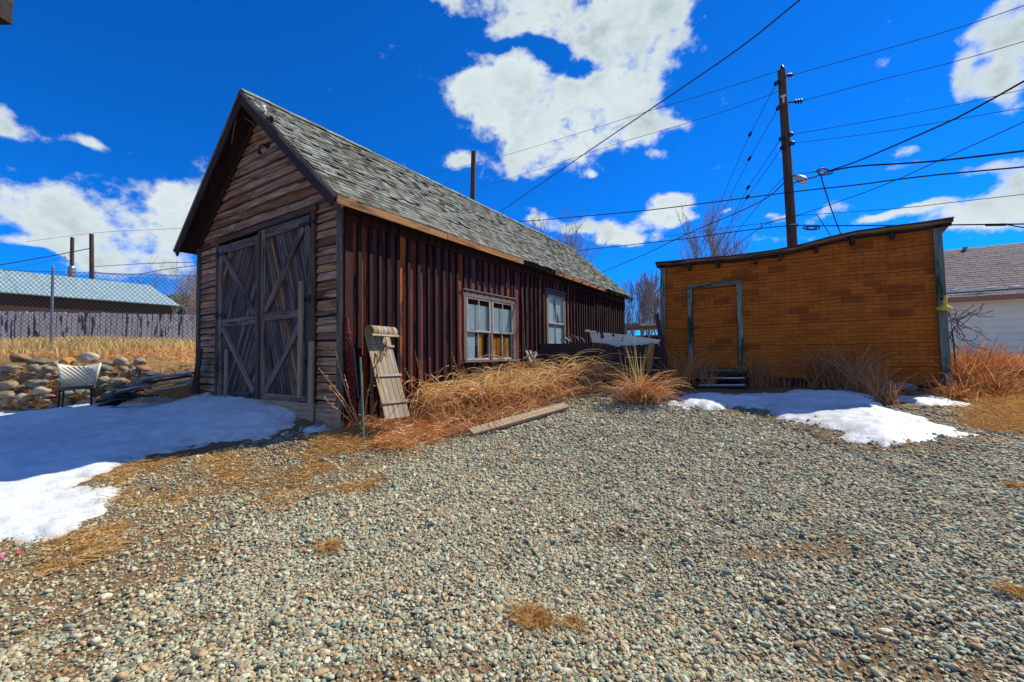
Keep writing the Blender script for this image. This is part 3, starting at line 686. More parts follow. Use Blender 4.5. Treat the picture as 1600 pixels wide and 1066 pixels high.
for e in edges[1:]:
    if any(abs(e-q) < .06 or (w0 < e < w1) for (w0, w1, _, _) in WIN for q in (w0, w1)) and True:
        for (z0, z1) in openings(e-.01, e+.01):
            if z1-z0 > .3: bt.box((.018, e, (z0+z1)/2), (.036, .05, z1-z0), None, R_(0,1))
        continue
    bt.box((.026+R_(-.004,.004), e+R_(-.01,.01), (EZ+.04)/2), (.052, R_(.050,.072), EZ+.2), rotm(XA, R_(-.004,.004)), R_(0,1))
sw = mb.build('side_wall', M['side'], barn); bt.build('batten', M['batten'], sw)
mb = MB(); mb.box((-.05, BL/2, 1.6), (.03, BL-.1, 3.4)).f  # inner lining, cut for the windows
mb = MB()
ys = [0.05]+[q for wn_ in WIN for q in wn_[:2]]+[BL-.05]
for i in range(0, len(ys), 2): mb.box((-.055, (ys[i]+ys[i+1])/2, 1.6), (.03, ys[i+1]-ys[i], 3.5))
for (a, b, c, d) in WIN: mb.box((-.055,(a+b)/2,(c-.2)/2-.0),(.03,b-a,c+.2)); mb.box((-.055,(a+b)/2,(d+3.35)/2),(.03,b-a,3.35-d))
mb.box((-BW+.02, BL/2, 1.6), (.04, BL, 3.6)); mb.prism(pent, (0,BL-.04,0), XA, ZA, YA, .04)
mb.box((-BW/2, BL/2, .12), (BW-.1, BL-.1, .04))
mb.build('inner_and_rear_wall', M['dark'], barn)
# roof deck, shingles
YE = 13.0
mb = MB()
for sgn in (1,-1):
    U = unit((sgn, 0, -SL)); Lr = math.hypot(BW/2+OV, RZ-EZ)
    N = unit((sgn*SL, 0, 1)); mb.prism([(0,0),(Lr,0),(Lr,YE+OF-.004),(0,YE+OF-.004)], np.array((RX,-OF+.002,RZ))-N*.05, U, YA, N, .045)
roof = mb.build('roof', M['soffit'], barn)
def shingles(mb, O, U, V, N, lu, lv, exp, wr, newpatch=None, rough=1.0):
    """courses run along V, stepping down U"""
    nr = int(lu/exp)+1
    for i in range(nr):
        u1 = min(lu+.02, (i+1)*exp+R_(-.004,.004)); v = R_(-.1,0)
        while v < lv:
            wdt = R_(*wr); v1 = min(lv, v+wdt-R_(.006,.016)); v0 = max(0, v)
            if v1-v0 > .02:
                new = newpatch(u1, (v0+v1)/2) if newpatch else False
                j = .3 if new else rough
                lift = abs(random.gauss(0, .010))*j; uu = u1+random.gauss(0, .011)*j; th = .010+.008*j
                if j > .5 and R_(0,1) < .06: uu -= exp*R_(.3,.8)
                u0 = u1-exp-.045
                P0 = O+U*u0+N*.006; rr = R_(.62,.9) if new else R_(0,1)
                tw = random.gauss(0, .003)*j
                V8 = [O+U*u0+V*v0+N*.002, O+U*u0+V*v1+N*.002, O+U*uu+V*v0+N*(.010+lift+tw), O+U*uu+V*v1+N*(.010+lift-tw)]
                V8 += [q+N*th for q in V8]; off = R_(0,60)
                Gv = [(a_+off, b_+off, 0) for a_, b_ in ((0,v0),(0,v1),(exp,v0),(exp,v1))]*2
                mb.add(V8, [(4,6,7,5),(2,3,7,6),(0,4,5,1) ,(0,2,6,4),(1,5,7,3)], Gv, rr)
            v += wdt
def newp(u, v):
    s = u; return (s > 2.9 and v < 5.5+math.sin(v*2)*.4) or (2.1 < s < 2.6 and 1.5 < v < 3.2) or (.35 < s < 1.3 and 5.2 < v < 6.6) or (s < .35 and v < 2.5) or (2.3 < s < 2.9 and 3.9 < v < 5.0) or (1.2 < s < 1.7 and 7.2 < v < 9.0)
mb = MB()
for sgn in (1,-1):
    U = unit((sgn, 0, -SL)); N = unit((sgn*SL, 0, 1))
    shingles(mb, np.array((RX,-OF-.02,RZ)), U, YA, N, Lr, YE+OF+.02, .135, (.08,.19), newp if sgn > 0 else None)
mb.build('shingle', M['shingle'], roof)
mb = MB(); y = -OF-.02
while y < YE:
    l = R_(.35,.5)
    for sgn in (1,-1):
        U = unit((sgn,0,-SL)); N = unit((sgn*SL,0,1)); O = np.array((RX, y, RZ+.005))+N*(.024+R_(0,.012))
        mb.prism([(-.01,0),(.12,0),(.12,l-.03),(-.01,l-.03)], O, U, unit((0,1,R_(.0,.03))), N, .012, R_(0,.5))
    y += l-.06
mb.build('ridge_cap', M['shingle'], roof)
# bargeboards at the front, soffit edge, fascia pieces along the eave
mb = MB()
for sgn in (1,-1):
    U = unit((sgn, 0, -SL)); N = unit((sgn*SL, 0, 1)); O = np.array((RX, -OF-.03, RZ))-N*.006
    mb.prism([(0,0),(Lr+.02,0),(Lr+.02,-.17),(.15,-.17)], O, U, N, YA, .028, None)
mb.build('bargeboard', M['dark'], barn)
mb = MB()
for sgn in (1,-1):
    U = unit((sgn, 0, -SL)); N = unit((sgn*SL, 0, 1)); O = np.array((RX, -OF-.045, RZ))-N*.0
    mb.prism([(0,.012),(Lr+.03,.012),(Lr+.03,-.045),(0.02,-.045)], O, U, N, YA, .012, None)
mb.build('verge_strip', M['brace'], barn)
mb = MB()
for sgn in (1,-1):     # second trim board lying against the gable under the overhang
    U = unit((sgn, 0, -SL)); N = unit((sgn*SL, 0, 1)); O = np.array((RX, -.062, RZ))-N*.056
    mb.prism([(.1,0),(Lr-.36,0),(Lr-.36,-.17),(.22,-.17)], O, U, N, YA, .028, None)
mb.build('frieze_board', M['soffit'], barn)
mb = MB()
for (a, b, dz) in ((-OF-.02, 1.9, 0), (1.91, 4.55, .004)):
    mb.box((OV+.012, (a+b)/2, EZ-.055+dz), (.026, b-a-.005, .13), rotm(XA, R_(-.002,.002)), R_(0,1))
q0, q1 = onX(867,418,OV), onX(945,456,OV)
mb.box((OV+.014, (q0[1]+q1[1])/2, EZ-.04), (.03, q1[1]-q0[1], .13), rotm(XA, -.004), .9)
mb.build('eave_fascia', M['fascia'], barn)
mb = MB(); mb.box((OV-.03, (4.6+YE)/2, EZ-.045), (.03, YE-4.6, .08)); mb.box((OV/2, YE/2, EZ-.03+.02), (OV-.05, YE, .02)); mb.box((.03,BL/2,EZ-.12),(.035,BL,.18))
for yy in np.arange(5.4, YE, .62): mb.beam((.0,yy,EZ+.10),(OV+.03,yy,EZ-.10),.045,.09)
mb.build('rafter_end', M['soffit'], barn)
# --- double doors
def door_leaf(x0, x1, z0, z1, flip, name_label):
    dl = MB(); yb = -.015
    W_, H_ = x1-x0, z1-z0; a = math.radians(62) if not flip else math.radians(118)
    if flip: a = math.radians(108)
    u = (math.cos(a), math.sin(a)); nrm = (-u[1], u[0])
    c = -6.0
    while c < 6:
        wd = R_(.065,.11)
        poly = [(0,0),(W_,0),(W_,H_),(0,H_)]
        poly = clip(poly, nrm[0], nrm[1], c+wd-R_(.010,.022)); poly = clip(poly, -nrm[0], -nrm[1], -c)
        if len(poly) >= 3:
            dl.prism(poly, (x0, yb+R_(-.004,.004), z0), XA, ZA, -YA, .02, R_(0,1), gdir=a)
        c += wd
    lf = dl.build('door_leaf', M['doorw'], barn)
    tag(lf, name_label)
    t, yy = .135, -.047
    mid = z0+H_*.485
    fr = MB()
    for xx in (x0+t/2, x1-t/2): fr.box((xx, yy, (z0+z1)/2), (t, .03, H_), rotm(YA, R_(-.004,.004)))
    for zz, tt in ((z0+t/2,t),(z1-t*.6,t*1.15),(mid,t)): fr.box(((x0+x1)/2, yy-.001, zz), (W_-2*t-.004, .028, tt), rotm(YA, R_(-.006,.006)))
    fr.build('door_frame', M['brace'], lf)
    br = MB()
    for (za, zb) in ((mid+t/2+.02, z1-t-.04), (z0+t+.02, mid-t/2-.02)):
        pa, pb = ((x0+t+.05, zb), (x1-t-.03, za)) if not flip else ((x0+t+.03, za), (x1-t-.05, zb))
        br.beam((pa[0], yy-.004, pa[1]), (pb[0], yy-.004, pb[1]), .034, .12)
    for i in range(2): pass
    br.build('brace', M['brace'], lf)
    return lf
xm = -2.24
l1 = door_leaf(DX0+.02, xm-.01, DZ0, DZ1-.04, False, 'left leaf of the barn double door, braces falling toward the middle')
l2 = door_leaf(xm+.03, DX1-.02, DZ0, DZ1+.02, True, 'right leaf of the barn double door, braces rising to the right')
mb = MB()
mb.box((DX0-.04,-.045,1.75),(.09,.04,3.0)); mb.box((DX1+.04,-.045,1.80),(.09,.04,3.05)); mb.box(((DX0+DX1)/2,-.047,DZ1+.085),(DX1-DX0+.28,.04,.09), rotm(YA,-.012)); mb.box((xm+.01,-.075,1.78),(.05,.03,2.9))
mb.build('door_jamb', M['jamb'], barn)
def hinge(x, z, w_, parent, flip=1):
    h = MB(); h.beam((x, -.072, z), (x+w_*flip, -.072, z+R_(-.02,.02)), .016, .055); h.tube([(x,-.078,z-.07),(x,-.078,z+.07)], .016, 8)
    for f in (.25,.6,.85): h.lathe((x+w_*flip*f,-.08,z), [(.010,-.004),(.010,.006),(.004,.009)], 8, (0,-1,0))
    h.beam((x, -.072, z), (x-.12*flip, -.072, z), .016, .05)
    h.build('strap_hinge', M['iron'], parent)
for zz in (.95, 1.92, 3.12): hinge(DX1-.01, zz, .30, l2, -1)
for zz in (.85, 1.85, 3.02): hinge(DX0+.01, zz, .30, l1, 1)
# --- windows on the side wall
def window(y0, y1, z0, z1, panes, parent):
    fr = MB(); x = .003; t = .10
    fr.box((x,(y0+y1)/2,z1-.01),(.055,y1-y0+.10,.12)); fr.box((x+.015,(y0+y1)/2,z1+.062),(.07,y1-y0+.14,.025))
    fr.box((x,y0+t/2-.03,(z0+z1)/2-.03),(.05,t,z1-z0-.08)); fr.box((x,y1-t/2+.03,(z0+z1)/2-.03),(.05,t,z1-z0-.08))
    fr.box((x+.03,(y0+y1)/2,z0-.02),(.13,y1-y0+.16,.045))
    o = fr.build('window', M['frame'], parent)
    a, b, c, d = y0+t-.03, y1-t+.03, z0+.003, z1-.07; mdl = []
    if panes == 2:
        mb = MB(); mb.box((x-.004,(a+b)/2,(c+d)/2),(.035,.075,d-c)); mb.build('mullion', M['frame'], o); mdl = [(a,(a+b)/2-.0375),((a+b)/2+.0375,b)]
    else: mdl = [(a,b)]
    for (p, q) in mdl:
        zm = c+(d-c)*(.45 if panes == 2 else .42)
        for (e, f, xo) in ((zm, d, .006), (c, zm+.02, -.016)):
            s = MB(); w_ = .035; s.box((xo,p+w_/2,(e+f)/2),(.024,w_,f-e)); s.box((xo,q-w_/2,(e+f)/2),(.024,w_,f-e)); s.box((xo,(p+q)/2,f-w_/2),(.022,q-p-2*w_,w_)); s.box((xo,(p+q)/2,e+w_/2),(.022,q-p-2*w_,w_)); s.box((xo,(p+q)/2,(e+f)/2),(.018,.018,f-e-2*w_))
            s.build('sash', M['sash'], o)
            gl = MB(); gl.box((xo,(p+q)/2,(e+f)/2),(.004,q-p-2*w_+.01,f-e-2*w_+.01)); gl.build('pane', M['glass'], o)
    return o, (a, b, c, d)
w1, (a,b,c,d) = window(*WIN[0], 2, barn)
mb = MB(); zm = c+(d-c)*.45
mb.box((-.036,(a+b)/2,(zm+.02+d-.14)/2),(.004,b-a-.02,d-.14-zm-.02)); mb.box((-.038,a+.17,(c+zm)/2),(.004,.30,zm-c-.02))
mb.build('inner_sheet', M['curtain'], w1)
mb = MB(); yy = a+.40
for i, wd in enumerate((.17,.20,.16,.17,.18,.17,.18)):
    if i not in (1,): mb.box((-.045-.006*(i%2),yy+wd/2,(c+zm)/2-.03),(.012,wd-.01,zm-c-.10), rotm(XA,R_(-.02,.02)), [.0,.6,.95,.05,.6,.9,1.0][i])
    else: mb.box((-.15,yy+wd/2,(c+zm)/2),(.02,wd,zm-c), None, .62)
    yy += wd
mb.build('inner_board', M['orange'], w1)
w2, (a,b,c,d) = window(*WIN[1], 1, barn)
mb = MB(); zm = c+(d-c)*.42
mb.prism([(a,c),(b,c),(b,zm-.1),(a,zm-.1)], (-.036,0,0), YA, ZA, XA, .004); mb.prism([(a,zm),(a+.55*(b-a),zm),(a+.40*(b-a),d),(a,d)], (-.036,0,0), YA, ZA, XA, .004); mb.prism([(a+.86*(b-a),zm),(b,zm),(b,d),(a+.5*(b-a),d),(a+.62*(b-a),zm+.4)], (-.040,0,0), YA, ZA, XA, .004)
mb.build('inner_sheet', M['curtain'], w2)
# insulators on the bargeboard, fixture on gable, bracket at the eave
def insulator(p, ax, parent, s=1.0, m=None):
    mb = MB(); mb.lathe(p, [(.008*s,0),(.008*s,.04*s),(.03*s,.04*s),(.034*s,.055*s),(.022*s,.07*s),(.034*s,.085*s),(.028*s,.105*s),(.01*s,.115*s)], 12, ax)
    return mb.build('insulator', m or M['white_ins'], parent, smooth=False)
pI = onY(415,180,-.30); insulator(pI, (0,-.4,1), barn, 1.3); pI2 = onY(428,196,-.30); insulator(pI2, (.3,-.5,1), barn, 1.2, M['iron'])
mb = MB(); pf = onY(418,228,-.03); mb.lathe(pf, [(.05,0),(.05,.02),(.02,.03),(.02,.07)], 12, (0,-1,0)); mb.tube([pf+(0,-.07,0), pf+(-.04,-.11,-.03), pf+(-.07,-.10,-.10)], .012, 6); mb.lathe(pf+(-.07,-.10,-.10), [(.02,0),(.035,-.03),(.03,-.06)], 10); mb.build('light_fitting', M['iron'], barn)
mb = MB(); pe = onY(535,318,-.12); mb.box(pe, (.03,.03,.10)); mb.box(pe+(.02,0,.05), (.07,.03,.015)); mb.build('bracket', M['lamp'], barn)
mb = MB(); A_ = onY(372,176,-.31); mb.tube([A_, onY(366,200,-.31), onY(362,225,-.31)], .009, 5); mb.tube([onY(368,170,-.31), onY(362,176,-.33), onY(366,184,-.31)], .016, 6); mb.tube([onY(380,182,-.2), onY(395,193,-.16), onY(407,213,-.05)], .008, 5); mb.build('old_cable', M['brace'], barn)

# boards leaning at the barn doors
def leaning(name, a, b, w_, t_, m, label, cat='plank', up=(0,1,0)):
    mb = MB(); mb.beam(a, b, w_, t_, up); o = mb.build(name, m, None, (np.minimum(a, b))); return tag(o, label, cat)
def pl(pxt, pyt, pxb, pyb, w_, y, m, label, th=.03):
    t = onY(pxt, pyt, y+.06); b = onY(pxb, pyb, y)
    return leaning('plank', b, t, w_, th, m, label, 'plank', (0,-1,0))
pl(470.5,440,468,622,.10,-.18,M['pale'],'tall pale bare plank leaning against the right barn door')
pl(486.5,534,485,634,.10,-.20,M['pale'],'short pale plank standing at the right jamb of the barn door')
pl(354,546,352,618,.08,-.16,M['pale'],'short pale plank standing at the left jamb of the barn door')
pl(313,545,303,615,.18,-.25,M['dark'],'dark plank leaning on the left front corner of the barn')
mb = MB(); b0 = G(480,642); mb.box(b0+(0,0,.04),(.34,.20,.06), rotm(ZA,.3)); tag(mb.build('plank', M['brace']), 'weathered board lying at the foot of the barn door, end of the snow', 'plank')
mb = MB(); b0 = G(296,617); mb.lathe(b0-(0,0,.05), [(.13,0),(.12,.25),(.10,.27)], 12); tag(mb.build('wood_stump', M['plank']), 'dark round block standing at the left front corner of the barn', 'wood block')
mb = MB(); p = b0+(0,0,.215); mb.lathe(p, [(.10,0),(.105,.03),(.06,.06),(.01,.07)], 12); tag(mb.build('snow_cap', M['snow'], smooth=True), 'small cap of snow on the dark round block', 'snow')

# ================================================================== SHED
SY = 6.39
sx0, sx1 = onY(1037,500,SY)[0], onY(1473,500,SY)[0]
shed = thing('shed', ((sx0+sx1)/2, SY+2, .3), 'low shed clad in orange-brown brick-pattern sheet with green peeling trim', 'shed')
top = [onY(px, py, SY-.16) for px, py in ((1024,411),(1060,408),(1100,404),(1140,401),(1180,396),(1210,392),(1240,386),(1265,380),(1290,373),(1315,367),(1340,362),(1370,358),(1400,354),(1440,349),(1490,341))]
def topz(x): return float(np.interp(x, [t[0] for t in top], [t[2] for t in top]))-.10
zb0, zb1 = onY(1045,580,SY)[2], onY(1469,604,SY)[2]
dxa, dxb = onY(1082,500,SY)[0], onY(1153,500,SY)[0]; dzt = onY(1117,449,SY)[2]; dzb = onY(1117,576,SY)[2]
xs = np.linspace(sx0, sx1, 40)
def wallpoly(a, b, zlo=None):
    xx = [a]+[q for q in xs if a < q < b]+[b]
    lo = lambda q: zlo if zlo is not None else zb0+(zb1-zb0)*(q-sx0)/(sx1-sx0)
    return [(a, lo(a)), (b, lo(b))]+[(q, topz(q)) for q in xx[::-1]]
mb = MB(); mb.prism(wallpoly(sx0, dxa), (0,SY,0), XA, ZA, YA, .08); mb.prism(wallpoly(dxb, sx1), (0,SY,0), XA, ZA, YA, .08)
mb.prism(wallpoly(dxa, dxb, dzt), (0,SY,0), XA, ZA, YA, .08); mb.prism([(dxa,zb0-.1),(dxb,zb0-.1),(dxb,dzb),(dxa,dzb)],(0,SY,0),XA,ZA,YA,.08)
for xq in (sx0+.001, sx1-.081): mb.prism([(SY+.081,.45),(SY+4,.45),(SY+4,topz(xq)-.45),(SY+.081,topz(xq)-.03)], (xq,0,0), YA, ZA, XA, .08)
mb.prism([(sx0,.45),(sx1,.45),(sx1,topz(sx1)-.5),(sx0,topz(sx0)-.5)], (0,SY+4,0), XA, ZA, YA, .08)
mb.build('wall', M['brick'], shed)
mb = MB(); mb.prism([(dxa+.012,dzb+.01),(dxb-.012,dzb+.01),(dxb-.012,dzt-.012),(dxa+.012,dzt-.012)],(0,SY+.015,0),XA,ZA,YA,.04); dr = mb.build('door', M['brick'], shed)
mb = MB(); hp = onY(1081,511,SY-.03); mb.box(hp+(.05,0,0),(.16,.02,.03)); mb.box(hp+(.02,-.01,-.03),(.05,.03,.06)); mb.build('latch', M['iron'], dr)
mb = MB(); t=.095
mb.box((dxa-t/2,SY-.015,(dzb+dzt)/2+.03),(t,.04,dzt-dzb+.05), rotm(YA,.008)); mb.box((dxb+t/2,SY-.015,(dzb+dzt)/2+.03),(t,.04,dzt-dzb+.05), rotm(YA,-.012)); mb.box(((dxa+dxb)/2,SY-.02,dzt+.055),(dxb-dxa+2*t+.03,.045,.085), rotm(YA,-.018))
mb.build('door_frame', M['green'], shed)
mb = MB(); mb.beam(onY(1035,596,SY-.04),onY(1036,414,SY-.04),.11,.04,(0,1,0)); mb.build('corner_board', M['green'], shed)
mb = MB(); mb.beam(onY(1481,612,SY-.04),onY(1464,354,SY-.04),.115,.04,(0,1,0)); mb.build('corner_board', M['green'], shed)
mb = MB(); mb.box(((dxa+dxb)/2,SY-.06,dzb-.03),(dxb-dxa+.3,.16,.05)); mb.build('door_sill', M['brace'], shed)
# roof: thick edge board and boards following the sagging line
mb = MB(); n_ = len(top)
def lstrip(mb, dz0, dz1, y0, y1, drop, ext0=0, ext1=0, r=None):
    V = []; Gv = []
    for i, t in enumerate(top):
        x = t[0]+(ext1 if i == n_-1 else 0)-(ext0 if i == 0 else 0)
        for (yy, zz) in ((y0,t[2]+dz0),(y0,t[2]+dz1),(y1,t[2]+dz1-drop),(y1,t[2]+dz0-drop)): V.append((x,yy,zz)); Gv.append((x,zz,yy))
    F = [(i*4+j, i*4+(j+1)%4, i*4+4+(j+1)%4, i*4+4+j) for i in range(n_-1) for j in range(4)]+[(3,2,1,0), tuple((n_-1)*4+j for j in range(4))]
    mb.add(V, F, Gv, r)
lstrip(mb, -.045, .0, SY-.16, SY+4.3, .5); rf = mb.build('roof', M['brace'], shed)
mb = MB(); lstrip(mb, .001, .018, SY-.20, SY+4.32, .5); mb.build('roof_felt', M['rust'], rf)
mb = MB(); lstrip(mb, -.10, -.046, SY-.06, SY-.02, .0); mb.build('eave_board', M['dark'], rf)
for px in (1076,1121,1180,1219,1276,1333,1396):
    q = onY(px, 400, SY-.12); zt_ = topz(q[0])+.03
    mb = MB(); mb.box((q[0], SY-.085, zt_-.07), (.055,.17,.13), rotm(ZA, R_(-.1,.1)), None, 1.0); mb.build('rafter_tail', M['dark'], shed)
# under floor and footing stones
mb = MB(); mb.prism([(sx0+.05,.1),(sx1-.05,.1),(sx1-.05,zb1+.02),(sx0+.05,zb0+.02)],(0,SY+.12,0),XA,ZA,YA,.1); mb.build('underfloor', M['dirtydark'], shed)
def rock_mesh(c, s, seed, sub=2):
    import bmesh
    bm = bmesh.new(); bmesh.ops.create_icosphere(bm, subdivisions=sub, radius=1)
    for v in bm.verts:
        nz = mnoise.noise((v.co*.85)+Vector((seed*3.7,seed*1.3,0))); v.co *= 1+.46*nz+.15*mnoise.noise(v.co*2.3+Vector((seed,0,0)))
    me = bpy.data.meshes.new('rock'); bm.to_mesh(me); bm.free(); me.polygons.foreach_set('use_smooth', [True]*len(me.polygons)); return me
def rock(p, s, m, label, cat='rock', group=None, rz=None, name='rock', tilt=.3):
    me = rock_mesh(None, 1, R_(0,500), 3); me.transform(Matrix.Diagonal((*s, 1))); me.materials.append(m)
    o = bpy.data.objects.new(name, me); col.objects.link(o); o.location = tuple(p); o.rotation_euler = (R_(-tilt,tilt),R_(-tilt,tilt),R_(0,6.28) if rz is None else rz); LOC[o] = np.asarray(p,float)
    return tag(o, label, cat, group)
for px, w_, lab in ((1413,.17,'pale footing block under the right end of the shed wall'),(1452,.10,'small reddish footing stone by the right corner of the shed'),(1385,.10,'dark footing stone under the shed beside the pale block'),(1478,.09,'small dark stone under the corner post of the shed')):
    q = onY(px, 612, SY-.02); rock((q[0],q[1]+.03,g1(q[0],q[1])+.08),(w_,.10,.09),M['stone1'] if px != 1452 else M['rust'],lab,'stone',rz=0,name='footing_stone',tilt=.1)
# steps in front of the shed door
st = thing('wooden_steps', (onY(1125,600,SY-.4)[0], SY-.4, .35), 'low dark wooden steps with snow below the shed door', 'steps')
for i, (py, yy) in enumerate(((583,SY-.16),(593,SY-.38),(604,SY-.60))):
    a, b = onY(1085,py,yy), onY(1168,py,yy); mb = MB(); mb.beam(a, b, .20, .045); mb.build('tread', M['dark'], st)
    if i: mb = MB(); q = MB(); mb.beam(a+(.1,0,.031), b+(-.05,0,.031), .16, .02); mb.build('snow_cover', M['snow'], st)
for px in (1090,1163):
    mb = MB(); mb.beam(onY(px,584,SY-.14)-(0,0,.05), onY(px,606,SY-.62)-(0,0,.04), .05,.14); mb.build('stringer', M['dark'], st)
# yellow shade hanging on the right corner post
yl = onY(1476,478,SY-.14); ylo = thing('outdoor_lamp', yl, 'yellow enamel lamp shade fixed to the green right corner post of the shed', 'lamp')
mb = MB(); mb.lathe(yl, [(.115,-.07),(.10,-.03),(.06,0),(.03,.03),(.03,.12),(.015,.17)], 18, (.08,-.15,1)); mb.build('lamp_shade', M['lamp'], ylo, smooth=True)
mb = MB(); mb.tube([yl+(0,0,.12), yl+(-.02,.05,.14), yl+(-.03,.11,.10)], .014, 6); mb.build('lamp_arm', M['iron'], ylo)

# ================================================================== neighbouring buildings
H0 = onY(1479,459,18.3); HY = 18.3
hz = H0[2]; hx0 = H0[0]-3.2; hx1 = hx0+20; gzb = .2
house = thing('house', ((hx0+hx1)/2, HY+3.5, gzb), 'white lap-sided house with brown shingle roof beyond the right end of the shed', 'house')
mb = MB(); z = gzb
while z < hz-.02:
    h_ = .235; V = [(hx0,HY,z),(hx0,HY-.045,z),(hx0,HY-.006,z+h_),(hx0,HY,z+h_)]; V += [(hx1,)+q[1:] for q in V]
    mb.add(V, [(0,1,5,4),(1,2,6,5),(2,3,7,6),(3,2,1,0),(4,5,6,7)]); z += h_
mb.prism([(hx0,gzb-.3),(hx1,gzb-.3),(hx1,hz),(hx0,hz)],(0,HY+.001,0),XA,ZA,YA,.1); mb.box((hx0+.05,HY+3.5,(gzb+hz)/2),(.1,7,hz-gzb)); mb.box(((hx0+hx1)/2,HY+7,(gzb+hz)/2),(hx1-hx0,.1,hz-gzb)); mb.prism([(HY,hz),(HY+7,hz),(HY+3.5,hz+2.0)],(hx0,0,0),YA,ZA,XA,.1)
mb.build('wall', M['housewall'], house)
mb = MB(); ov=.35; rs = (2.17)/(3.5); U = unit((0,-1,-rs)); N = unit((0,-rs,1)); Lh = math.hypot(3.5+ov,(3.5+ov)*rs); O = np.array((hx0-.3,HY+3.5,hz+2.17+.02))
mb.prism([(0,0),(hx1-hx0+.6,0),(hx1-hx0+.6,Lh),(0,Lh)], O-N*.06, XA, U, N, .055); U2 = unit((0,1,-rs)); N2 = unit((0,rs,1)); mb.prism([(0,0),(hx1-hx0+.6,0),(hx1-hx0+.6,Lh),(0,Lh)], O-N2*.06, XA, U2, N2, .055)
hr = mb.build('roof', M['asphalt'], house)
mb = MB(); shingles(mb, O, U, XA, N, Lh, 11.0, .19, (.30,.34), None, .25); mb.build('shingle', M['asphalt'], hr)
mb = MB(); mb.box(((hx0+hx1)/2,HY-ov-.02,hz-ov*rs-.06),(hx1-hx0+.6,.03,.16)); mb.box(((hx0+hx1)/2,HY-ov/2,hz-ov*rs-.12),(hx1-hx0+.5,ov,.02)); mb.build('fascia', M['housefascia'], house)
mb = MB(); mb.lathe(onY(1508,392,HY+3.4), [(.05,-.2),(.05,.1),(.08,.1),(.08,.16)], 10); mb.build('roof_vent', M['galv'], hr)
for a, b in (((1483,454),(1500,452)),((1537,451),(1560,449)),((1575,449),(1597,447))):
    mb = MB(); pa, pb = onY(*a,HY-ov-.08), onY(*b,HY-ov-.08); mb.tube(np.linspace(pa,pb,6)+RNG.normal(0,.008,(6,3)), [.01,.035,.045,.04,.04,.01], 8); tag(mb.build('snow', M['snow'], smooth=True), kind='structure')
pts = [onY(px, py, HY-.25) for px, py in ((1484,463),(1510,461),(1530,458),(1550,459),(1565,462),(1580,464),(1595,463),(1620,461))]
lo = thing('string_lights', pts[3], 'string of small dark bulbs hung under the eave of the white house', 'string lights'); mb = MB(); mb.tube(pts, .008, 5); mb.build('cord', M['wire'], lo)
for i in range(16):
    q = pts[2]+(pts[-1]-pts[2])*(i/15); q[2] = np.interp(q[0],[p[0] for p in pts],[p[2] for p in pts])-.03; mb = MB(); mb.lathe(q, [(.008,.03),(.022,.01),(.02,-.02),(.004,-.035)], 8); mb.build('bulb', M['wire'], lo)
# left building with pale metal roof
LX = -28.6+CAM[0]; le = onX(282,479,LX); lz = le[2]; LY1 = le[1]; LY0 = -22.0
rx_ = LX-3.5; ridge = onX(234,447,rx_); rz_ = ridge[2]
lb = thing('outbuilding', (LX-3.5,(LY0+LY1)/2,1.2), 'long low dark building with pale blue metal roof behind the white picket fence', 'outbuilding')
mb = MB(); mb.box((LX-.35,(LY0+LY1)/2,(lz+.6)/2),(.2,LY1-LY0-.6,lz-.6+.0)); mb.box((LX-6.7,(LY0+LY1)/2,(lz+.6)/2),(.2,LY1-LY0-.6,lz-.6)); mb.prism([(LX-6.7,.6),(LX-.3,.6),(LX-.3,lz),(rx_,rz_-.15),(LX-6.7,lz)],(0,LY1-.4,0),XA,ZA,YA,.1); mb.build('wall', M['brownwall'], lb)
mb = MB()
for sg in (1,-1):
    U = unit((sg*3.5,0,lz-rz_)); N = unit(((rz_-lz)*sg,0,3.5)); Ls = math.hypot(3.5,rz_-lz)
    mb.prism([(0,LY0),(Ls,LY0),(Ls,LY1),(0,ridge[1])],(rx_,0,rz_),U,YA,N,.05)
mb.build('roof', M['metalroof'], lb)
# hint of dark log shed far between barn and shed
q = P(1003,527,24); ls = thing('log_shed', (q[0],q[1],.5), 'small dark open shed with snowy flat roof between barn and brown shed', 'shed')
mb = MB(); a, b = P(960,512,24), P(1050,509,24); mb.beam(a, b, 3.0, .22); mb.build('roof', M['bark2'], ls)
mb = MB(); mb.beam(P(962,540,25), P(1050,538,25), .1, 1.0); mb.build('rear_wall', M['dark'], ls)
for px in (978,988,1002,1014,1030): mb = MB(); c_ = P(px,514,23.0); mb.box((c_[0],c_[1],c_[2]-.5),(.09,.09,1.1)); mb.build('post', M['sash'], ls)
mb = MB(); mb.beam(P(1000,509,22.4)+(0,0,.02),P(1048,507,22.4)+(0,0,.02),.5,.07); mb.build('snow_cover', M['snow'], ls)
mb = MB(); mb.beam(P(975,526,23.2),P(1048,524,23.2),.06,.08); mb.build('rail', M['brace'], ls)
# eave corner of the near building at the top left
q = P(4,16,2.2); ev = thing('near_roof_eave', q, 'dark eave corner of a near roof poking in at the top left of the picture', 'eave')
Lf = -CR
mb = MB(); a = P(2,12,2.2); mb.box(a+Lf*.5+(0,0,0), (1.0,.10,.115), np.stack([CR*[1,1,0]/np.linalg.norm(CR[:2]), np.cross(ZA, CR*[1,1,0]/np.linalg.norm(CR[:2])), ZA],1)); mb.build('eave_board', M['dark'], ev)
mb = MB(); mb.box(a+Lf*.52+(0,0,.075), (1.0,.14,.03), np.stack([CR*[1,1,0]/np.linalg.norm(CR[:2]), np.cross(ZA, CR*[1,1,0]/np.linalg.norm(CR[:2])), ZA],1)); mb.build('roof_edge', M['dark'], ev)

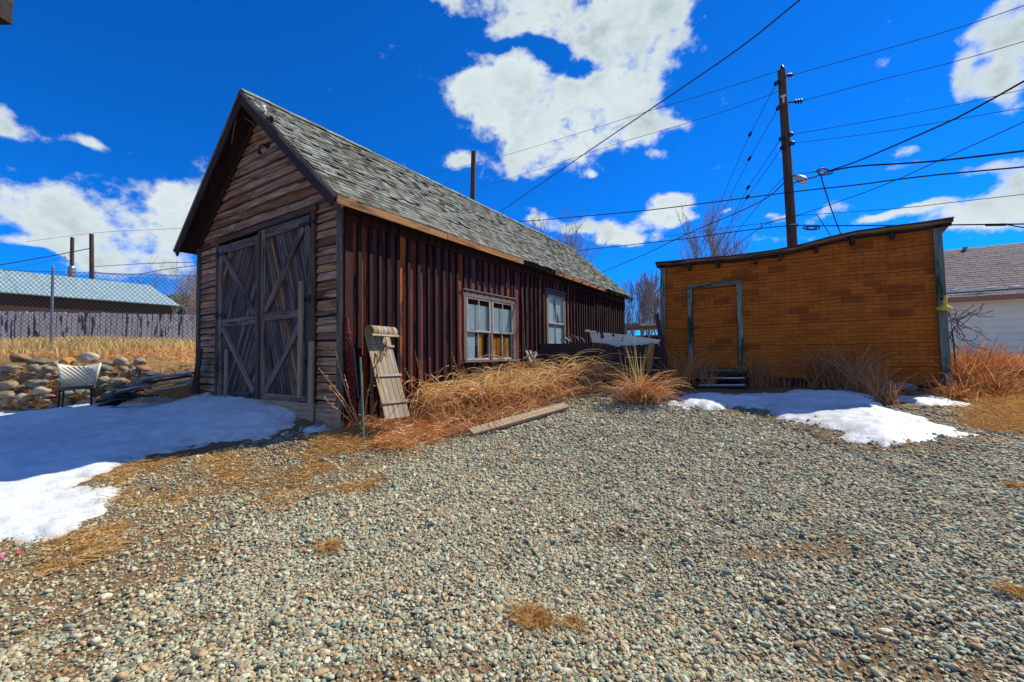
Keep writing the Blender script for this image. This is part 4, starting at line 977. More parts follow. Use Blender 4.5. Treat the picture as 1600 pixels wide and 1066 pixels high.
# ================================================================== low rusty wall, panel, stakes between the buildings
WY = 5.2
pa, pb = onY(842,540,WY), onY(1034,543,WY)
rw = thing('low_wall', ((pa[0]+pb[0])/2, WY, .3), 'low dark rusted metal and timber wall between the barn and the brown shed', 'wall')
for (x0p, x1p, yt0, yt1, dy, nm, mm) in ((843,922,537,537,0,'timber_panel','rustwall'),(920,972,541,543,-.03,'metal_sheet','rustwall'),(970,1036,540,541,.01,'timber_panel','rustwall')):
    a, b = onY(x0p,yt0,WY+dy), onY(x1p,yt1,WY+dy); mb = MB()
    if nm == 'timber_panel':
        hgt = a[2]-.2
        for i in range(4):
            f0, f1 = i/4, (i+1)/4
            mb.prism([(a[0],a[2]-hgt*f1+.01),(b[0],b[2]-hgt*f1+.01),(b[0],b[2]-hgt*f0),(a[0],a[2]-hgt*f0)],(0,WY+dy+R_(-.01,.01),0),XA,ZA,YA,.05)
    else: mb.prism([(a[0],.2),(b[0],.2),(b[0],b[2]),(a[0],a[2])],(0,WY+dy,0),XA,ZA,YA,.012)
    mb.build(nm, M[mm], rw)
a, b = onY(840,536,WY), onY(846,536,WY); mb = MB(); mb.prism([(0,0),(1.2,0),(1.2,.9),(0,.9)],(a[0],WY,.25),YA,ZA,XA,.04); mb.build('end_panel', M['rustwall'], rw)
mb = MB(); yy = WY+.18
poly = [(918,515),(926,518),(975,523),(1032,531),(1028,537),(984,540),(965,542),(948,537),(925,535),(922,522)]
PP = [onY(px,py,yy) for px,py in poly]; mb.prism([(p[0],p[2]) for p in PP],(0,yy,0),XA,ZA,YA,.02)
mb.prism([(p[0],p[2]) for p in [onY(a_,b_,yy-.05) for a_,b_ in ((914,515),(932,518),(931,521),(914,518))]],(0,yy-.05,0),XA,ZA,YA,.05)
pno = tag(mb.build('enamel_panel', M['panel'], None, (PP[3][0],yy,PP[6][2])), 'pale green enamel panel with rust holes lying on the low dark wall', 'panel')
mb = MB()
for px, py, rr in ((941,526,.05),(958,524,.035),(973,528,.02),(972,532,.02),(924,529,.015),(940,521,.04),(933,519.5,.03)):
    q = onY(px,py,yy-.003); mb = MB(); mb.lathe(q,[(rr,0),(rr*.8,.002)],9,(0,-1,0)); mb.build('rust_hole', M['rust'], pno)

mb = MB()
for (c_, w_, h_) in (((890,533),14,9),((897,535),16,9)):
    mb.tube([onY(c_[0]+w_*math.cos(t),c_[1]-h_*math.sin(t),WY+.5+.1*(w_==16)) for t in np.linspace(0,math.pi,12)], .012, 6)
for t in (.5,1.0,1.6,2.2): mb.tube([onY(893,535,WY+.5), onY(890+13*math.cos(t),533-8*math.sin(t),WY+.5)], .006, 5)
tag(mb.build('bent_hoops', M['galv']), 'bent pale metal hoops behind the low dark wall, under the tall window', 'scrap metal')
mb = MB(); mb.beam(G(1012,604)-(0,0,.05), onY(1018,538,4.9), .10, .10, (0,1,0)); tag(mb.build('stake', M['stake']), 'square tan stake standing before the low dark wall', 'stake')
mb = MB(); mb.beam(onY(1043,590,5.7), onY(1026,491,5.9), .09, .05, (0,1,0)); tag(mb.build('post', M['rust']), 'dark red leaning board at the left corner of the brown shed', 'post')
mb = MB(); a = G(736,682)+(0,0,.06); b = G(884,640)+(0,0,.07); mb.beam(a, b, .16, .05, (.3,-.5,1)); tag(mb.build('edging_plank', M['plank']), 'long brown plank lying on edge between the dry grass and the gravel', 'plank')
mb = MB(); mb.beam(onX(815,452,.10), onX(820,548,.35), .03, .02, (1,0,0)); tag(mb.build('stick', M['side']), 'thin red stick leaning on the barn wall right of the wide window', 'stick')
mb = MB(); q = G(826,584); 
for dx in (0,.12): mb.beam(onX(822+dx*50,548,.5), onX(830+dx*50,566,.62), .08, .02, (1,0,0))
tag(mb.build('board_scrap', M['pale']), 'two short pale boards poking from the grass below the thin red stick', 'boards')
mb = MB(); mb.tube([onX(838,552,.6),onX(834,560,.62),onX(836,568,.63),onX(839,572,.63)], .03, 8); mb.beam(onX(818,560,.6), onX(838,549,.55), .02,.02); tag(mb.build('old_pipe', M['galv']), 'bent grey pipe end at the left end of the low dark wall', 'pipe')

# ================================================================== toboggan, rod, chain at the barn corner
T0 = onX(620,648,.62); T0[2]=max(T0[2],g1(T0[0],T0[1])); print('T0',T0,g1(T0[0],T0[1]),proj(T0)); Tt = onX(588,520,.16)
tob = thing('toboggan', T0, 'old grey wooden toboggan with curled top leaning on the dark red barn wall', 'toboggan')
ud = unit(Tt-T0); wd_ = unit(np.cross(ud, XA)); wd_ = wd_ if wd_[1] > 0 else -wd_; nd = unit(np.cross(wd_, ud)); nd = nd if nd[0] > 0 else -nd
Lt = np.linalg.norm(Tt-T0)
prof = [T0+ud*(Lt*f)-ud*.05 for f in np.linspace(0,1,8)]
rc = .105; cc = prof[-1]+nd*rc
for t in np.linspace(.15, math.pi*1.25, 12): prof.append(cc-nd*rc*math.cos(t)+ud*rc*math.sin(t))
prof = np.array(prof); hw = .23
for i in range(5):
    o0 = -hw+i*2*hw/5+.004; o1 = -hw+(i+1)*2*hw/5-.004; T = np.gradient(prof,axis=0); T /= np.linalg.norm(T,axis=1)[:,None]; Nn = np.cross(np.broadcast_to(wd_,T.shape),T)
    V = []; Gv = []; off = R_(0,30)
    for k,(p,nn_) in enumerate(zip(prof,Nn)):
        for (o_,h_) in ((o0,0),(o1,0),(o1,.012),(o0,.012)): V.append(p+wd_*o_+nn_*h_); Gv.append((k*.1+off,o_+off,h_))
    nP = len(prof); F = [(k*4+j,k*4+(j+1)%4,k*4+4+(j+1)%4,k*4+4+j) for k in range(nP-1) for j in range(4)]+[(3,2,1,0),tuple((nP-1)*4+j for j in range(4))]
    mb = MB(); mb.add(V,F,Gv); mb.build('slat', M['sled'], tob)
for f in (.18,.50,.86):
    p = T0+ud*(Lt*f-.05)+nd*.028; mb = MB(); mb.beam(p-wd_*(hw+.02), p+wd_*(hw+.02), .035, .022, nd); mb.build('crossbar', M['sled'], tob)
p = prof[-1]; mb = MB(); mb.beam(p-wd_*(hw+.02), p+wd_*(hw+.02), .03, .025, nd); mb.build('crossbar', M['sled'], tob)
mb = MB(); p = T0+ud*(Lt*.72)+nd*.05; mb.tube([p+wd_*.12+ud*.22, p+wd_*.05+ud*.1, p-wd_*.02+nd*.02, p-wd_*.12-ud*.12, p-wd_*.2-ud*.2, p-wd_*.22-ud*.45], .012, 6); mb.tube([p+wd_*.1+ud*.1, p-ud*.05+nd*.03, p-wd_*.1+ud*.05, p-wd_*.15-ud*.1], .012, 6); mb.build('rope', M['stake'], tob)
mb = MB(); a = G(569,694); b = onX(563,560,.55); bt_ = P(563,558,proj(a)[2]*1.0)
mb.tube([a-(0,0,.1), (a+bt_)/2+(.005,0,0), bt_], .012, 8); tag(mb.build('metal_rod', M['polegreen']), 'green flaking metal rod stuck upright in the straw by the toboggan', 'rod')
mb = MB(); mb.tube([onX(560,622,.12), onX(553,545,.05)], .011, 6); tag(mb.build('metal_rod', M['galv']), 'thin grey rod leaning beside the hanging rusty chain', 'rod')
ch = thing('rusty_chain', onX(548,640,.08), 'thick bunch of red rusted chain hanging on the front corner of the red barn wall', 'chain')
top_c = onX(542,503,.07); bot_c = onX(553,640,.10); ln = MB()
def torus(mb, c, ax, up, a, b, r, n=10, m=5):
    ax = unit(ax); up = unit(up); sd_ = np.cross(ax, up); V = []
    for i in range(n):
        t = 2*math.pi*i/n; ctr = c+up*a*math.cos(t)+sd_*b*math.sin(t); d_ = unit(up*a*math.cos(t)+sd_*b*math.sin(t))
        for j in range(m):
            s_ = 2*math.pi*j/m; V.append(ctr+d_*r*math.cos(s_)+ax*r*math.sin(s_))
    mb.add(V, [(i*m+j,i*m+(j+1)%m,((i+1)%n)*m+(j+1)%m,((i+1)%n)*m+j) for i in range(n) for j in range(m)])
for s_ in range(9):
    ox, oy = R_(-.02,.05), R_(-.05,.05); L0 = R_(0,.12); L1 = R_(.82,1.0)
    k = 0; nn_ = int((L1-L0)*30)
    for k in range(nn_):
        f = L0+(L1-L0)*k/nn_; sp = .35+.65*min(1, f*2.2)
        c_ = top_c+(bot_c-top_c)*f+np.array((abs(ox)*sp, oy*sp, 0))+RNG.normal(0,.004,3)
        torus(ln, c_, (math.cos(k*1.57+s_), math.sin(k*1.57+s_), R_(-.2,.2)), (0,R_(-.2,.2),1), .028, .016, .0065, 8, 4)
ln.build('chain_link', M['chain'], ch, smooth=True)
mb = MB(); mb.tube([top_c+(-.06,0,.03), top_c+(.02,0,.04), top_c+(.03,0,0)], .01, 6); mb.build('hook', M['iron'], ch)

# ================================================================== chair
cb = G(120,641); cb[2] = g1(cb[0],cb[1])+.07
chair = thing('chair', cb, 'old padded chair with quilted cream back and black seat in front of the rock bank', 'chair')
fx = CR*[1,1,0]; fx = unit(fx); fy = unit(np.cross(ZA, fx))     # across the view, and away from it
fwd = unit(fx*.62-fy*.78); sid = unit(np.cross(ZA, fwd))         # chair faces right and toward us
def cp(s_, f_, z_): return cb+sid*s_+fwd*f_+np.array((0,0,z_))
mb = MB(); nu = 14; V = []
for i in range(nu+1):
    s_ = -1+2*i/nu; wtop = .31+.03; zt = .80+.07*abs(s_)**1.8; zb = .42+.02*abs(s_)
    for (z_, hw_) in ((zb,.25),(zb+.5*(zt-zb),.29),(zt,.325)):
        V.append(cp(s_*hw_, -.20-.10*(z_-.42)+.05*s_*s_, z_))
nb = len(V); V += [v-fwd*(.045) for v in V]
F = []
for i in range(nu):
    for j in range(2): a_=i*3+j; F += [(a_,a_+1,a_+4,a_+3), (nb+a_,nb+a_+3,nb+a_+4,nb+a_+1)]
    F += [(i*3,i*3+3,nb+i*3+3,nb+i*3), (i*3+2,nb+i*3+2,nb+i*3+5,i*3+5)]
F += [(0,nb,nb+1,1),(1,nb+1,nb+2,2),(nu*3,nu*3+1,nb+nu*3+1,nb+nu*3),(nu*3+1,nu*3+2,nb+nu*3+2,nb+nu*3+1)]
mb.add(V,F); bk = mb.build('backrest', M['vinyl'], chair, smooth=True)
mb = MB()
for k in range(-9,18):
    for sgn in (1,-1):
        pts = []
        for t in np.linspace(0,1,9):
            z_ = .46+.34*t; s_ = (k*.075-.35 + sgn*(t*.34))*1.0
            if abs(s_) < .24+.07*t: pts.append(cp(s_, -.20-.10*(z_-.42)+.05*(s_/.29)**2+.0035, z_))
        if len(pts) > 1: mb.tube(pts, .0028, 4, cap=False)
mb.build('quilting_seam', M['pale'], bk)
mb = MB(); a_ = 12
mb.box(cp(0,.02,.385), (.46,.50,.07), np.stack([fwd,sid,ZA],1)); mb.build('seat', M['chairdark'], chair)
for s_ in (-1,1):
    mb = MB(); mb.tube([cp(s_*.23,.24,-.02), cp(s_*.22,.20,.30), cp(s_*.21,.16,.35), cp(s_*.21,-.14,.35), cp(s_*.22,-.20,.30), cp(s_*.24,-.28,-.02)], .017, 8); mb.build('leg', M['iron'], chair)
    mb = MB(); mb.tube([cp(s_*.21,-.10,.35), cp(s_*.215,-.22,.37), cp(s_*.22,-.25,.55)], .014, 8); mb.build('back_support', M['galv'], chair)

# ================================================================== rock bank, scrap, fences at left
rk = [(30,560,13,6),(18,576,12,6),(12,602,14,6),(14,618,14,7),(30,628,12,6),(60,566,15,6),(68,577,14,6),(44,590,10,6),(62,600,12,6),(66,612,12,6),(92,570,13,7),(70,622,12,5),(85,632,12,5),(45,640,10,5),
 (124,577,11,6),(155,575,12,5),(170,569,10,5),(190,567,10,8),(206,571,9,5),(219,566,8,5),(192,577,8,4),(212,579,10,4),(226,577,11,4),(214,585,8,6),(236,584,12,4),(166,582,7,5),(176,590,9,4),(198,586,8,6),(150,590,9,5),(160,596,9,6),(183,599,13,7),(161,604,7,6),(205,603,9,5),(176,609,11,5),(212,595,7,4),(148,608,8,5),(222,600,6,4),(190,610,8,4),(80,590,10,5),(100,618,10,5),(125,612,9,5),(140,600,8,5),(52,575,9,5),(5,588,10,7),(230,592,8,4),(248,588,7,3),(170,617,9,4),(200,617,7,4)]
rng2 = random.Random(3)
for k in range(85):
    rk.append((rng2.uniform(5,245), rng2.uniform(573,632), rng2.uniform(5,9), rng2.uniform(3,5)))
rk = [q for q in rk if not (q[0] > 200 and q[1] > 606)]
for i, (px, py, rx, ry) in enumerate(rk):
    d = 9.75 if py < 575 else (9.45 if py < 595 else 9.1 if py < 612 else 8.9)
    p = P(px, py, d); lab, mm, gp = 'rounded grey-brown river stone stacked in the rock bank behind the cream chair', M['rock'], 'stones of the rock bank'
    rock(p, (rx*.95*d/FPX, rx*.75*d/FPX, ry*1.12*d/FPX), mm, lab, 'rock', gp, rz=TH+R_(-.3,.3), name='boulder', tilt=.22)
p = P(137,559,9.9); rock(p,(.185,.14,.13),M['rock_pale'],'large pale egg-shaped boulder on top of the rock bank behind the chair','rock',None,TH,'boulder')
p = P(105,565,9.8); rock(p,(.11,.10,.095),M['rock_orange'],'orange lichen-stained stone at the top of the rock bank left of the large pale boulder','rock',None,TH,'boulder')
# dirt of the bank behind the stones
bankp = []
for px, py, d in ((-60,548,10.6),(60,550,10.6),(150,553,10.5),(250,556,10.6),(300,560,10.8)): bankp.append((P(px,py,d), P(px,648,d-1.75)))
mb = MB(); V=[]; nB=24
tops = np.array([a for a,b in bankp]); bots = np.array([b for a,b in bankp]); tt = np.linspace(0,len(bankp)-1,nB)
for t in tt:
    a_ = np.array([np.interp(t,range(len(tops)),tops[:,k]) for k in range(3)]); b_ = np.array([np.interp(t,range(len(bots)),bots[:,k]) for k in range(3)]); b_[2] -= .15
    for s_ in np.linspace(0,1,8): q = a_+(b_-a_)*s_; q[2] += .10*math.sin(s_*3.1)+R_(-.03,.03)+ (0 if s_ else -.15); q[:2] += RNG.normal(0,.02,2); V.append(q)
mb.add(V,[(i*8+j,i*8+j+1,i*8+9+j,i*8+8+j) for i in range(nB-1) for j in range(7)])
bko = mb.build('earth_bank', M['ground'], smooth=True); tag(bko, kind='structure')
bko.data.attributes.new('dry','FLOAT','POINT').data.foreach_set('value',[.5]*len(bko.data.vertices))
# pipes and boards between the bank and the barn
def bar(a, b, r, m, name, label, cat, flat=False):
    mb = MB()
    if flat: mb.beam(a, b, flat, .04)
    else: mb.tube([a, b], r, 8)
    return tag(mb.build(name, m), label, cat)
bar(P(222,592,8.9),P(302,583,8.3),.03,M['galv'],'metal_pipe','long pale metal pipe, upper of two between the rocks and the barn','pipe')
bar(P(240,602,8.7),P(300,593,8.2),.03,M['plank'],'wood_pole','brown wooden pole lying below the long pale pipe by the barn','pole')
bar(P(228,598,8.8),P(296,588,8.4),0,M['dark'],'plank','dark board lying between the pale pipe and the brown pole','plank',.14)
bar(P(245,610,8.5),P(298,600,8.3),0,M['plank'],'plank','brown board lying lowest beside the left front corner of the barn','plank',.16)
tpl = thing('black_tarp', P(200,622,8.3), 'crumpled black plastic sheet on the snow right of the chair', 'tarp')
mb = MB(); V=[]; na, nb_ = 22, 8
for i in range(na):
    f = i/(na-1); c0 = P(150+f*85, 632-f*20+3*math.sin(f*9), 8.0+.5*f)
    for j in range(nb_):
        g_ = j/(nb_-1)-.5; V.append(c0+fy*g_*.5+np.array((0,0,.10*math.sin(f*3.1)*math.cos(g_*3.1)+.05*mnoise.noise((f*9,g_*6,1))-.05)))
mb.add(V,[(i*nb_+j,i*nb_+j+1,(i+1)*nb_+j+1,(i+1)*nb_+j) for i in range(na-1) for j in range(nb_-1)]); mb.build('sheet', M['tarp'], tpl, smooth=True)
mb = MB(); mb.tube([P(150+f*75,628-f*16+2*math.sin(f*12),7.8+.5*f)+(0,0,.02) for f in np.linspace(0,1,14)], .022, 7); mb.tube([P(155+f*70,633-f*14+2*math.sin(f*9+1),7.7+.5*f)+(0,0,.02) for f in np.linspace(0,1,14)], .018, 7); mb.build('hose', M['tarp'], tpl, smooth=True)
mb = MB(); c0 = P(214,609,8.2); V=[]
for i in range(10):
    for j in range(5): f,g_=i/9,j/4-.5; V.append(P(183+f*48, 616-f*12, 8.15)+fy*g_*.35+np.array((0,0,.05*math.sin(f*3.1)*math.cos(g_*3)+.012)))
mb.add(V,[(i*5+j,i*5+j+1,i*5+6+j,i*5+5+j) for i in range(9) for j in range(4)]); mb.build('snow_cover', M['snow'], tpl, smooth=True)
# white picket fence
pf_ = thing('picket_fence', P(150,533,16.5), 'solid picket fence with white paint peeling off, below the metal-roofed building', 'fence')
fa, fb = P(-70,533,15.2), P(330,538,18.2); Lf_ = np.linalg.norm((fb-fa)[:2]); fu = unit((fb-fa)*[1,1,0]); x = 0; i = 0
while x < Lf_:
    wd = R_(.13,.18); f = x/Lf_; base = fa+(fb-fa)*f; u_ = proj(base)[0]; ty = np.interp(u_,[0,310],[486.5,492])+R_(-3,2.5)*.35
    dpt = proj(base)[2]; zt = P(u_,ty,dpt)[2]
    if R_(0,1) < 1.97:
        hh_ = zt-.9; c_ = np.array((base[0],base[1],(zt+.9)/2))+fu*wd/2
        mb = MB(); mb.prism([(-wd/2+.01,-hh_/2),(wd/2-.01,-hh_/2),(wd/2-.01,hh_/2-.03),(wd/2-.04,hh_/2),(-wd/2+.04,hh_/2),(-wd/2+.01,hh_/2-.03)], c_+np.array((0,0,0)), unit(fu+np.array((0,0,R_(-.015,.015)))), ZA, np.cross(fu,ZA), .022, None, 1)
        mb.build('picket', M['picket'], pf_)
    x += wd+R_(0,.012)
mb = MB()
for zo in (.55,1.35): mb.beam(fa+(0,0,zo-fa[2]+1.0)-np.cross(fu,ZA)*.05, fb+(0,0,zo-fb[2]+1.0)-np.cross(fu,ZA)*.05, .04, .09)
mb.build('fence_rail', M['brace'], pf_)
# chain link fence
cf = thing('chain_link_fence', P(80,532,11.5), 'grey chain link fence on thin steel posts in front of the white pickets', 'fence')
ca, cb_ = P(-120,532,11.3), P(330,534,12.6); Lc = np.linalg.norm((cb_-ca)[:2]); cu = (cb_-ca)/Lc; hC = 1.95; stp = .125
mb = MB(); k = -hC
while k < Lc:
    for sgn in (1,-1):
        x0, x1 = (k, k+hC) if sgn > 0 else (k+hC, k); z0, z1 = 0., hC
        a_, b_ = (x0,0.), (x1,hC)
        pts = []
        for t in np.linspace(0,1,2):
            pts.append((a_[0]+(b_[0]-a_[0])*t, hC*t))
        # clip in x to fence
        def cl(p, q, lim, lo):
            if lo and p[0] < lim: t=(lim-p[0])/(q[0]-p[0]+1e-9); return (lim, p[1]+(q[1]-p[1])*t)
            if not lo and p[0] > lim: t=(lim-p[0])/(q[0]-p[0]+1e-9); return (lim, p[1]+(q[1]-p[1])*t)
            return p
        p, q = pts
        if max(p[0],q[0]) < 0 or min(p[0],q[0]) > Lc: continue
        p, q = cl(p,q,0,True), cl(q,p,0,True); p, q = cl(p,q,Lc,False), cl(q,p,Lc,False)
        mb.tube([ca+cu*p[0]+(0,0,p[1]), ca+cu*q[0]+(0,0,q[1])], .0055, 3, cap=False)
    k += stp
mb.build('wire_mesh', M['galvmesh'], cf)
mb = MB(); mb.tube([ca+(0,0,hC-.03), cb_+(0,0,hC-.03)], .007, 5); mb.build('tension_wire', M['galvmesh'], cf)
for px in (80,-70,318):
    f = (px+120)/450; bq = P(px,532,11.3+1.3*f); mb = MB(); mb.tube([bq-(0,0,.3), bq+(0,0,hC+.06)], .032, 10); mb.lathe(bq+(0,0,hC+.06), [(.038,0),(.036,.03),(.01,.06)], 10); mb.build('fence_post', M['galv'], cf)

# ================================================================== poles, lamp, wires
def pole(pt, pb_, d, r0, r1, name, label, m=M['post'], ext=None, cat='utility pole'):
    t = P(*pt, d); b = P(*pb_, d); dirn = (b-t); dirn /= -dirn[2]; gzv = g1(t[0]+dirn[0]*(t[2]-.5), t[1]+dirn[1]*(t[2]-.5)); L = t[2]-gzv+.5
    o = thing(name, t+dirn*(L-.5), label, cat); mb = MB(); pts = [t+dirn*L*f for f in np.linspace(0,1,10)]
    mb.tube(pts, list(np.linspace(r0,r1,10)), 14); mb.build('pole_shaft', m, o, smooth=False); return o
up = pole((1221,110),(1238,380),15.0,.125,.19,'utility_pole','tall dark wooden utility pole with lamp and wires rising behind the brown shed')
def pin(px0, py0, px1, py1, d, parent, ins=1):
    a, b = P(px0,py0,d), P(px1,py1,d-.2); mb = MB(); mb.tube([a,b], .025, 6)
    for i in range(3): torus(mb, a+(b-a)*(.55+.18*i), b-a, ZA, .07, .07, .018, 10, 5)
    mb.build('wire_bracket', M['iron'], parent)
pin(1226,119,1238,118,15,up); pin(1230,161,1254,158,15,up); pin(1217,128,1212,131,15,up); pin(1219,166,1215,170,15,up); pin(1223,215,1220,217,15,up); pin(1225,229,1222,231,15,up); pin(1232,210,1237,210,15,up); pin(1234,224,1239,224,15,up)
mb = MB(); q = P(1222,112,15); mb.tube([q, q+(0,0,.18)], .02, 6); mb.lathe(q+(0,0,.10), [(.05,0),(.06,.05),(.03,.12),(.02,.14)], 10); mb.build('top_pin', M['iron'], up)
mb = MB(); q = P(1224,150,14.86); mb.box(q,(.16,.01,.06)); mb.box(q+(0,0,-.14),(.05,.01,.22)); mb.build('tag_plate', M['white_ins'], up)
mb = MB(); q = P(1238,353,15); mb.lathe(q, [(.19,-.03),(.19,.03)], 14); mb.build('band', M['galv'], up)
sl = thing('street_lamp', P(1242,277,14.8), 'pale cobra-head street lamp on the tall utility pole', 'street lamp')
mb = MB(); mb.tube([P(1236,274,14.9),P(1243,275,14.7)], .035, 8); mb.build('lamp_arm', M['galv'], sl)
A_ = P(1241,275,14.7); B_ = P(1261,285,14.5); ax = unit(B_-A_); mb = MB(); LL = np.linalg.norm(B_-A_)
mb.lathe(A_, [(.04,0),(.07,.04),(.115,LL*.35),(.13,LL*.65),(.10,LL*.9),(.03,LL)], 14, ax); mb.build('lamp_head', M['lampshell'], sl, smooth=True)
mb = MB(); mb.lathe(P(1253,285,14.5), [(.02,-.07),(.075,-.04),(.10,.03)], 12); mb.build('lens', M['bulb'], sl, smooth=True)
o = pole((740,237),(738.5,306),19.0,.105,.13,'wood_pole','bare dark pole top showing above the barn ridge', cat='pole')
o = pole((113,371),(112,437),36,.13,.16,'utility_pole','left of two reddish poles behind the metal roof, carrying a grey transformer', cat='utility pole')
mb = MB(); q = P(112,424,35.5); mb.lathe(q-(0,0,.45), [(.2,0),(.24,.05),(.24,.75),(.2,.85),(.05,.9)], 12); mb.build('transformer', M['galv'], o)
mb = MB()
for dx,dy in ((-9,-1),(-11,2),(-7,3)): mb.tube([P(112,404,36),P(112+dx,402+dy,35.6)],.02,5); mb.lathe(P(112+dx,402+dy,35.6),[(.06,-.08),(.08,0),(.05,.1)],8)
mb.build('wire_bracket', M['white_ins'], o)
pole((143,366),(143.5,440),34,.14,.17,'utility_pole','right of two reddish poles behind the metal roof, without fittings')
def cable(pts, r, label, name='overhead_wire', m=M['wire'], cat='wire', n=5, group=None):
    """pts: (px, py, distance); sagging spans are drawn through them"""
    w3 = [P(*q) for q in pts]; out = []
    e_ = [2*w3[0]-w3[1]]+w3+[2*w3[-1]-w3[-2]]
    for k in range(1, len(e_)-2):
        p0,p1,p2,p3 = e_[k-1:k+3]
        for t in np.linspace(0,1,9)[:-1]: out.append(.5*((2*p1)+(p2-p0)*t+(2*p0-5*p1+4*p2-p3)*t*t+(3*p1-p0-3*p2+p3)*t**3))
    out.append(w3[-1]); mb = MB(); mb.tube(out, r, n); return tag(mb.build(name, m), label, cat, group)
cable([(1300,-33,13),(1250,0,14),(1160,72,16),(1050,148,19),(920,236,24),(790,325,33),(700,385,42)], .026, 'thick near wire falling diagonally from the top edge to the barn ridge')
cable([(1222,109,15),(1120,142,17),(1000,178,20),(850,225,26),(740,256,32),(600,290,42)], .010, 'upper thin wire running left from the top of the tall pole across the big cloud')
cable([(1217,143,15),(1120,178,17),(1024,207,20),(960,226,22),(850,262,27),(740,296,34)], .010, 'second thin wire running left from the tall pole below the big cloud')
cable([(1237,118,14.8),(1340,89,13.8),(1480,49,12.5),(1650,-8,11)], .010, 'uppermost thin wire running right from the tall pole to the top corner')
cable([(1253,158,14.8),(1380,124,13.5),(1490,97,12.7),(1650,50,11)], .010, 'second thin wire running right from the double bracket of the tall pole')
cable([(1238,210,14.8),(1350,191,13.8),(1498,163,12.7),(1650,128,11.5)], .009, 'third thin wire running right from the tall pole, well above the lamp')
cable([(1240,224,14.8),(1360,209,13.8),(1458,193,13),(1650,160,11.5)], .009, 'fourth thin wire running right from the tall pole, next above the lamp')
cable([(1296,267,11),(1340,252,10),(1420,218,8.8),(1500,182,7.8),(1600,127,6.8),(1680,80,6.2)], .017, 'thick black cable rising right from the knot beside the street lamp')
cable([(1240,286,14.8),(1275,276,12),(1296,268,11),(1340,260,10.4),(1420,255,9.6),(1480,250,9),(1600,236,8),(1700,222,7.5)], .019, 'thick black cable running nearly level right from the knot beside the street lamp')
cable([(1240,273,14.8),(1296,266,11)], .011, 'short thin wire from the street lamp to the cable knot')
cable([(640,352,30),(800,347,24),(900,339,20),(1000,330,18),(1100,318,16.5),(1240,300,14.7),(1340,289,13),(1400,281,12),(1480,272,11),(1680,254,9.5)], .020, 'long thick cable crossing the tall pole below the lamp, from barn to right edge')
cable([(930,430,26),(1002,400,22),(1080,363,18.5),(1155,331,16.5),(1200,308,15.6),(1226,285,15)], .018, 'thick cable curving down left from the lamp level to the barn roof')
cable([(900,392,25),(1000,381,20),(1080,372,17.5),(1150,362,16),(1231,353,14.9),(1300,353,13.5),(1400,352.5,12),(1540,351,10.5),(1700,349,9.5)], .018, 'lowest level thick cable passing just above the brown shed roof')
cable([(1020,372,20),(1080,364,18),(1152,354,16.3),(1200,348,15.5),(1232,341,14.9),(1250,337,14.5),(1400,326,12.5),(1500,315,11.5),(1650,298,10.5)], .009, 'thin pale wire crossing the tall pole just above the lowest cable')
cable([(1100,423,18),(1150,384,16.5),(1200,349,15.5),(1245,337,14.8),(1320,312,13.6),(1394,284,12.6),(1485,243,11.5),(1650,168,10)], .012, 'thin cable rising right from the tall pole foot toward the right edge')
for i, (pt, mid, end, lab) in enumerate((((1213,130),(1172,210),(1080,420),'first and leftmost of four lines dropping left from the tall pole'),((1217,168),(1171,248),(1082,425),'second from the left of four lines dropping left from the tall pole'),((1221,216),(1169,293),(1095,435),'third from the left of four lines dropping left from the tall pole'),((1223,230),(1168,308),(1088,440),'fourth and lowest of four lines dropping left from the tall pole'))):
    g_ = thing('overhead_wire', P(*mid,17.0), lab, 'wire'); a_,m_,b_ = P(*pt,15),P(*mid,17.0),P(*end,24); mb = MB(); mb.tube([a_,(a_+m_)/2,m_,m_+(b_-m_)*.5,b_],.010,5); mb.build('line', M['wire'], g_)
    mb = MB(); mb.lathe(m_, [(.02,-.12),(.055,-.06),(.06,.06),(.02,.12)], 8, m_-a_); mb.build('insulator', M['iron'], g_)
cable([(1282,272,11),(1287,290,11.4),(1300,330,12.2),(1316,372,13)], .016, 'drop cable hanging from the cable knot to the brown shed roof')
cable([(1276,335,12.5),(1286,350,12.6),(1298,368,12.8)], .012, 'short slack wire above the shed roof left of the drop cable')
cable([(1225,277,15),(1190,315,16),(1150,365,17.5),(1120,410,19)], .010, 'thin wire dropping left from the lamp level of the tall pole')
mb = MB()
pc = P(1287,268,11.2)
for k in range(4): mb.tube([pc+np.array((.16*math.cos(t+k)*(.6+.2*k), .05*math.sin(t*2+k), .09*math.sin(t+k*.7)))for t in np.linspace(0,4.6,14)], .012, 5)
tag(mb.build('cable_splice', M['wire']), 'knot of looped cable ends right of the street lamp', 'cable splice')
mb = MB(); mb.tube([P(1268+13*math.cos(t),356+3.2*math.sin(t),13.6) for t in np.linspace(0,6.28,18)], .02, 5); mb.tube([P(1268+8*math.cos(t),356+2.2*math.sin(t),13.6) for t in np.linspace(0,6.28,14)], .02, 5); tag(mb.build('cable_coil', M['wire']), 'flat coil of spare cable on the lowest cable just right of the tall pole', 'cable coil')
mb = MB(); mb.tube([P(1540,351.5,10.5),P(1572,351,10.2)],.035,7); mb.tube([P(1572,351,10.2),P(1600,356,10)],.015,5); tag(mb.build('cable_splice', M['wire']), 'long dark splice sleeve on the lowest cable near the right edge', 'cable splice')
mb = MB(); mb.beam(P(1188,350,15.6),P(1206,347,15.4),.02,.02); mb.tube([P(1190,350,15.6),P(1190,356,15.6)],.012,5); mb.tube([P(1203,347,15.4),P(1204,354,15.4)],.012,5); tag(mb.build('wire_clamp', M['iron']), 'small metal clamp bridging two low wires left of the tall pole', 'clamp')
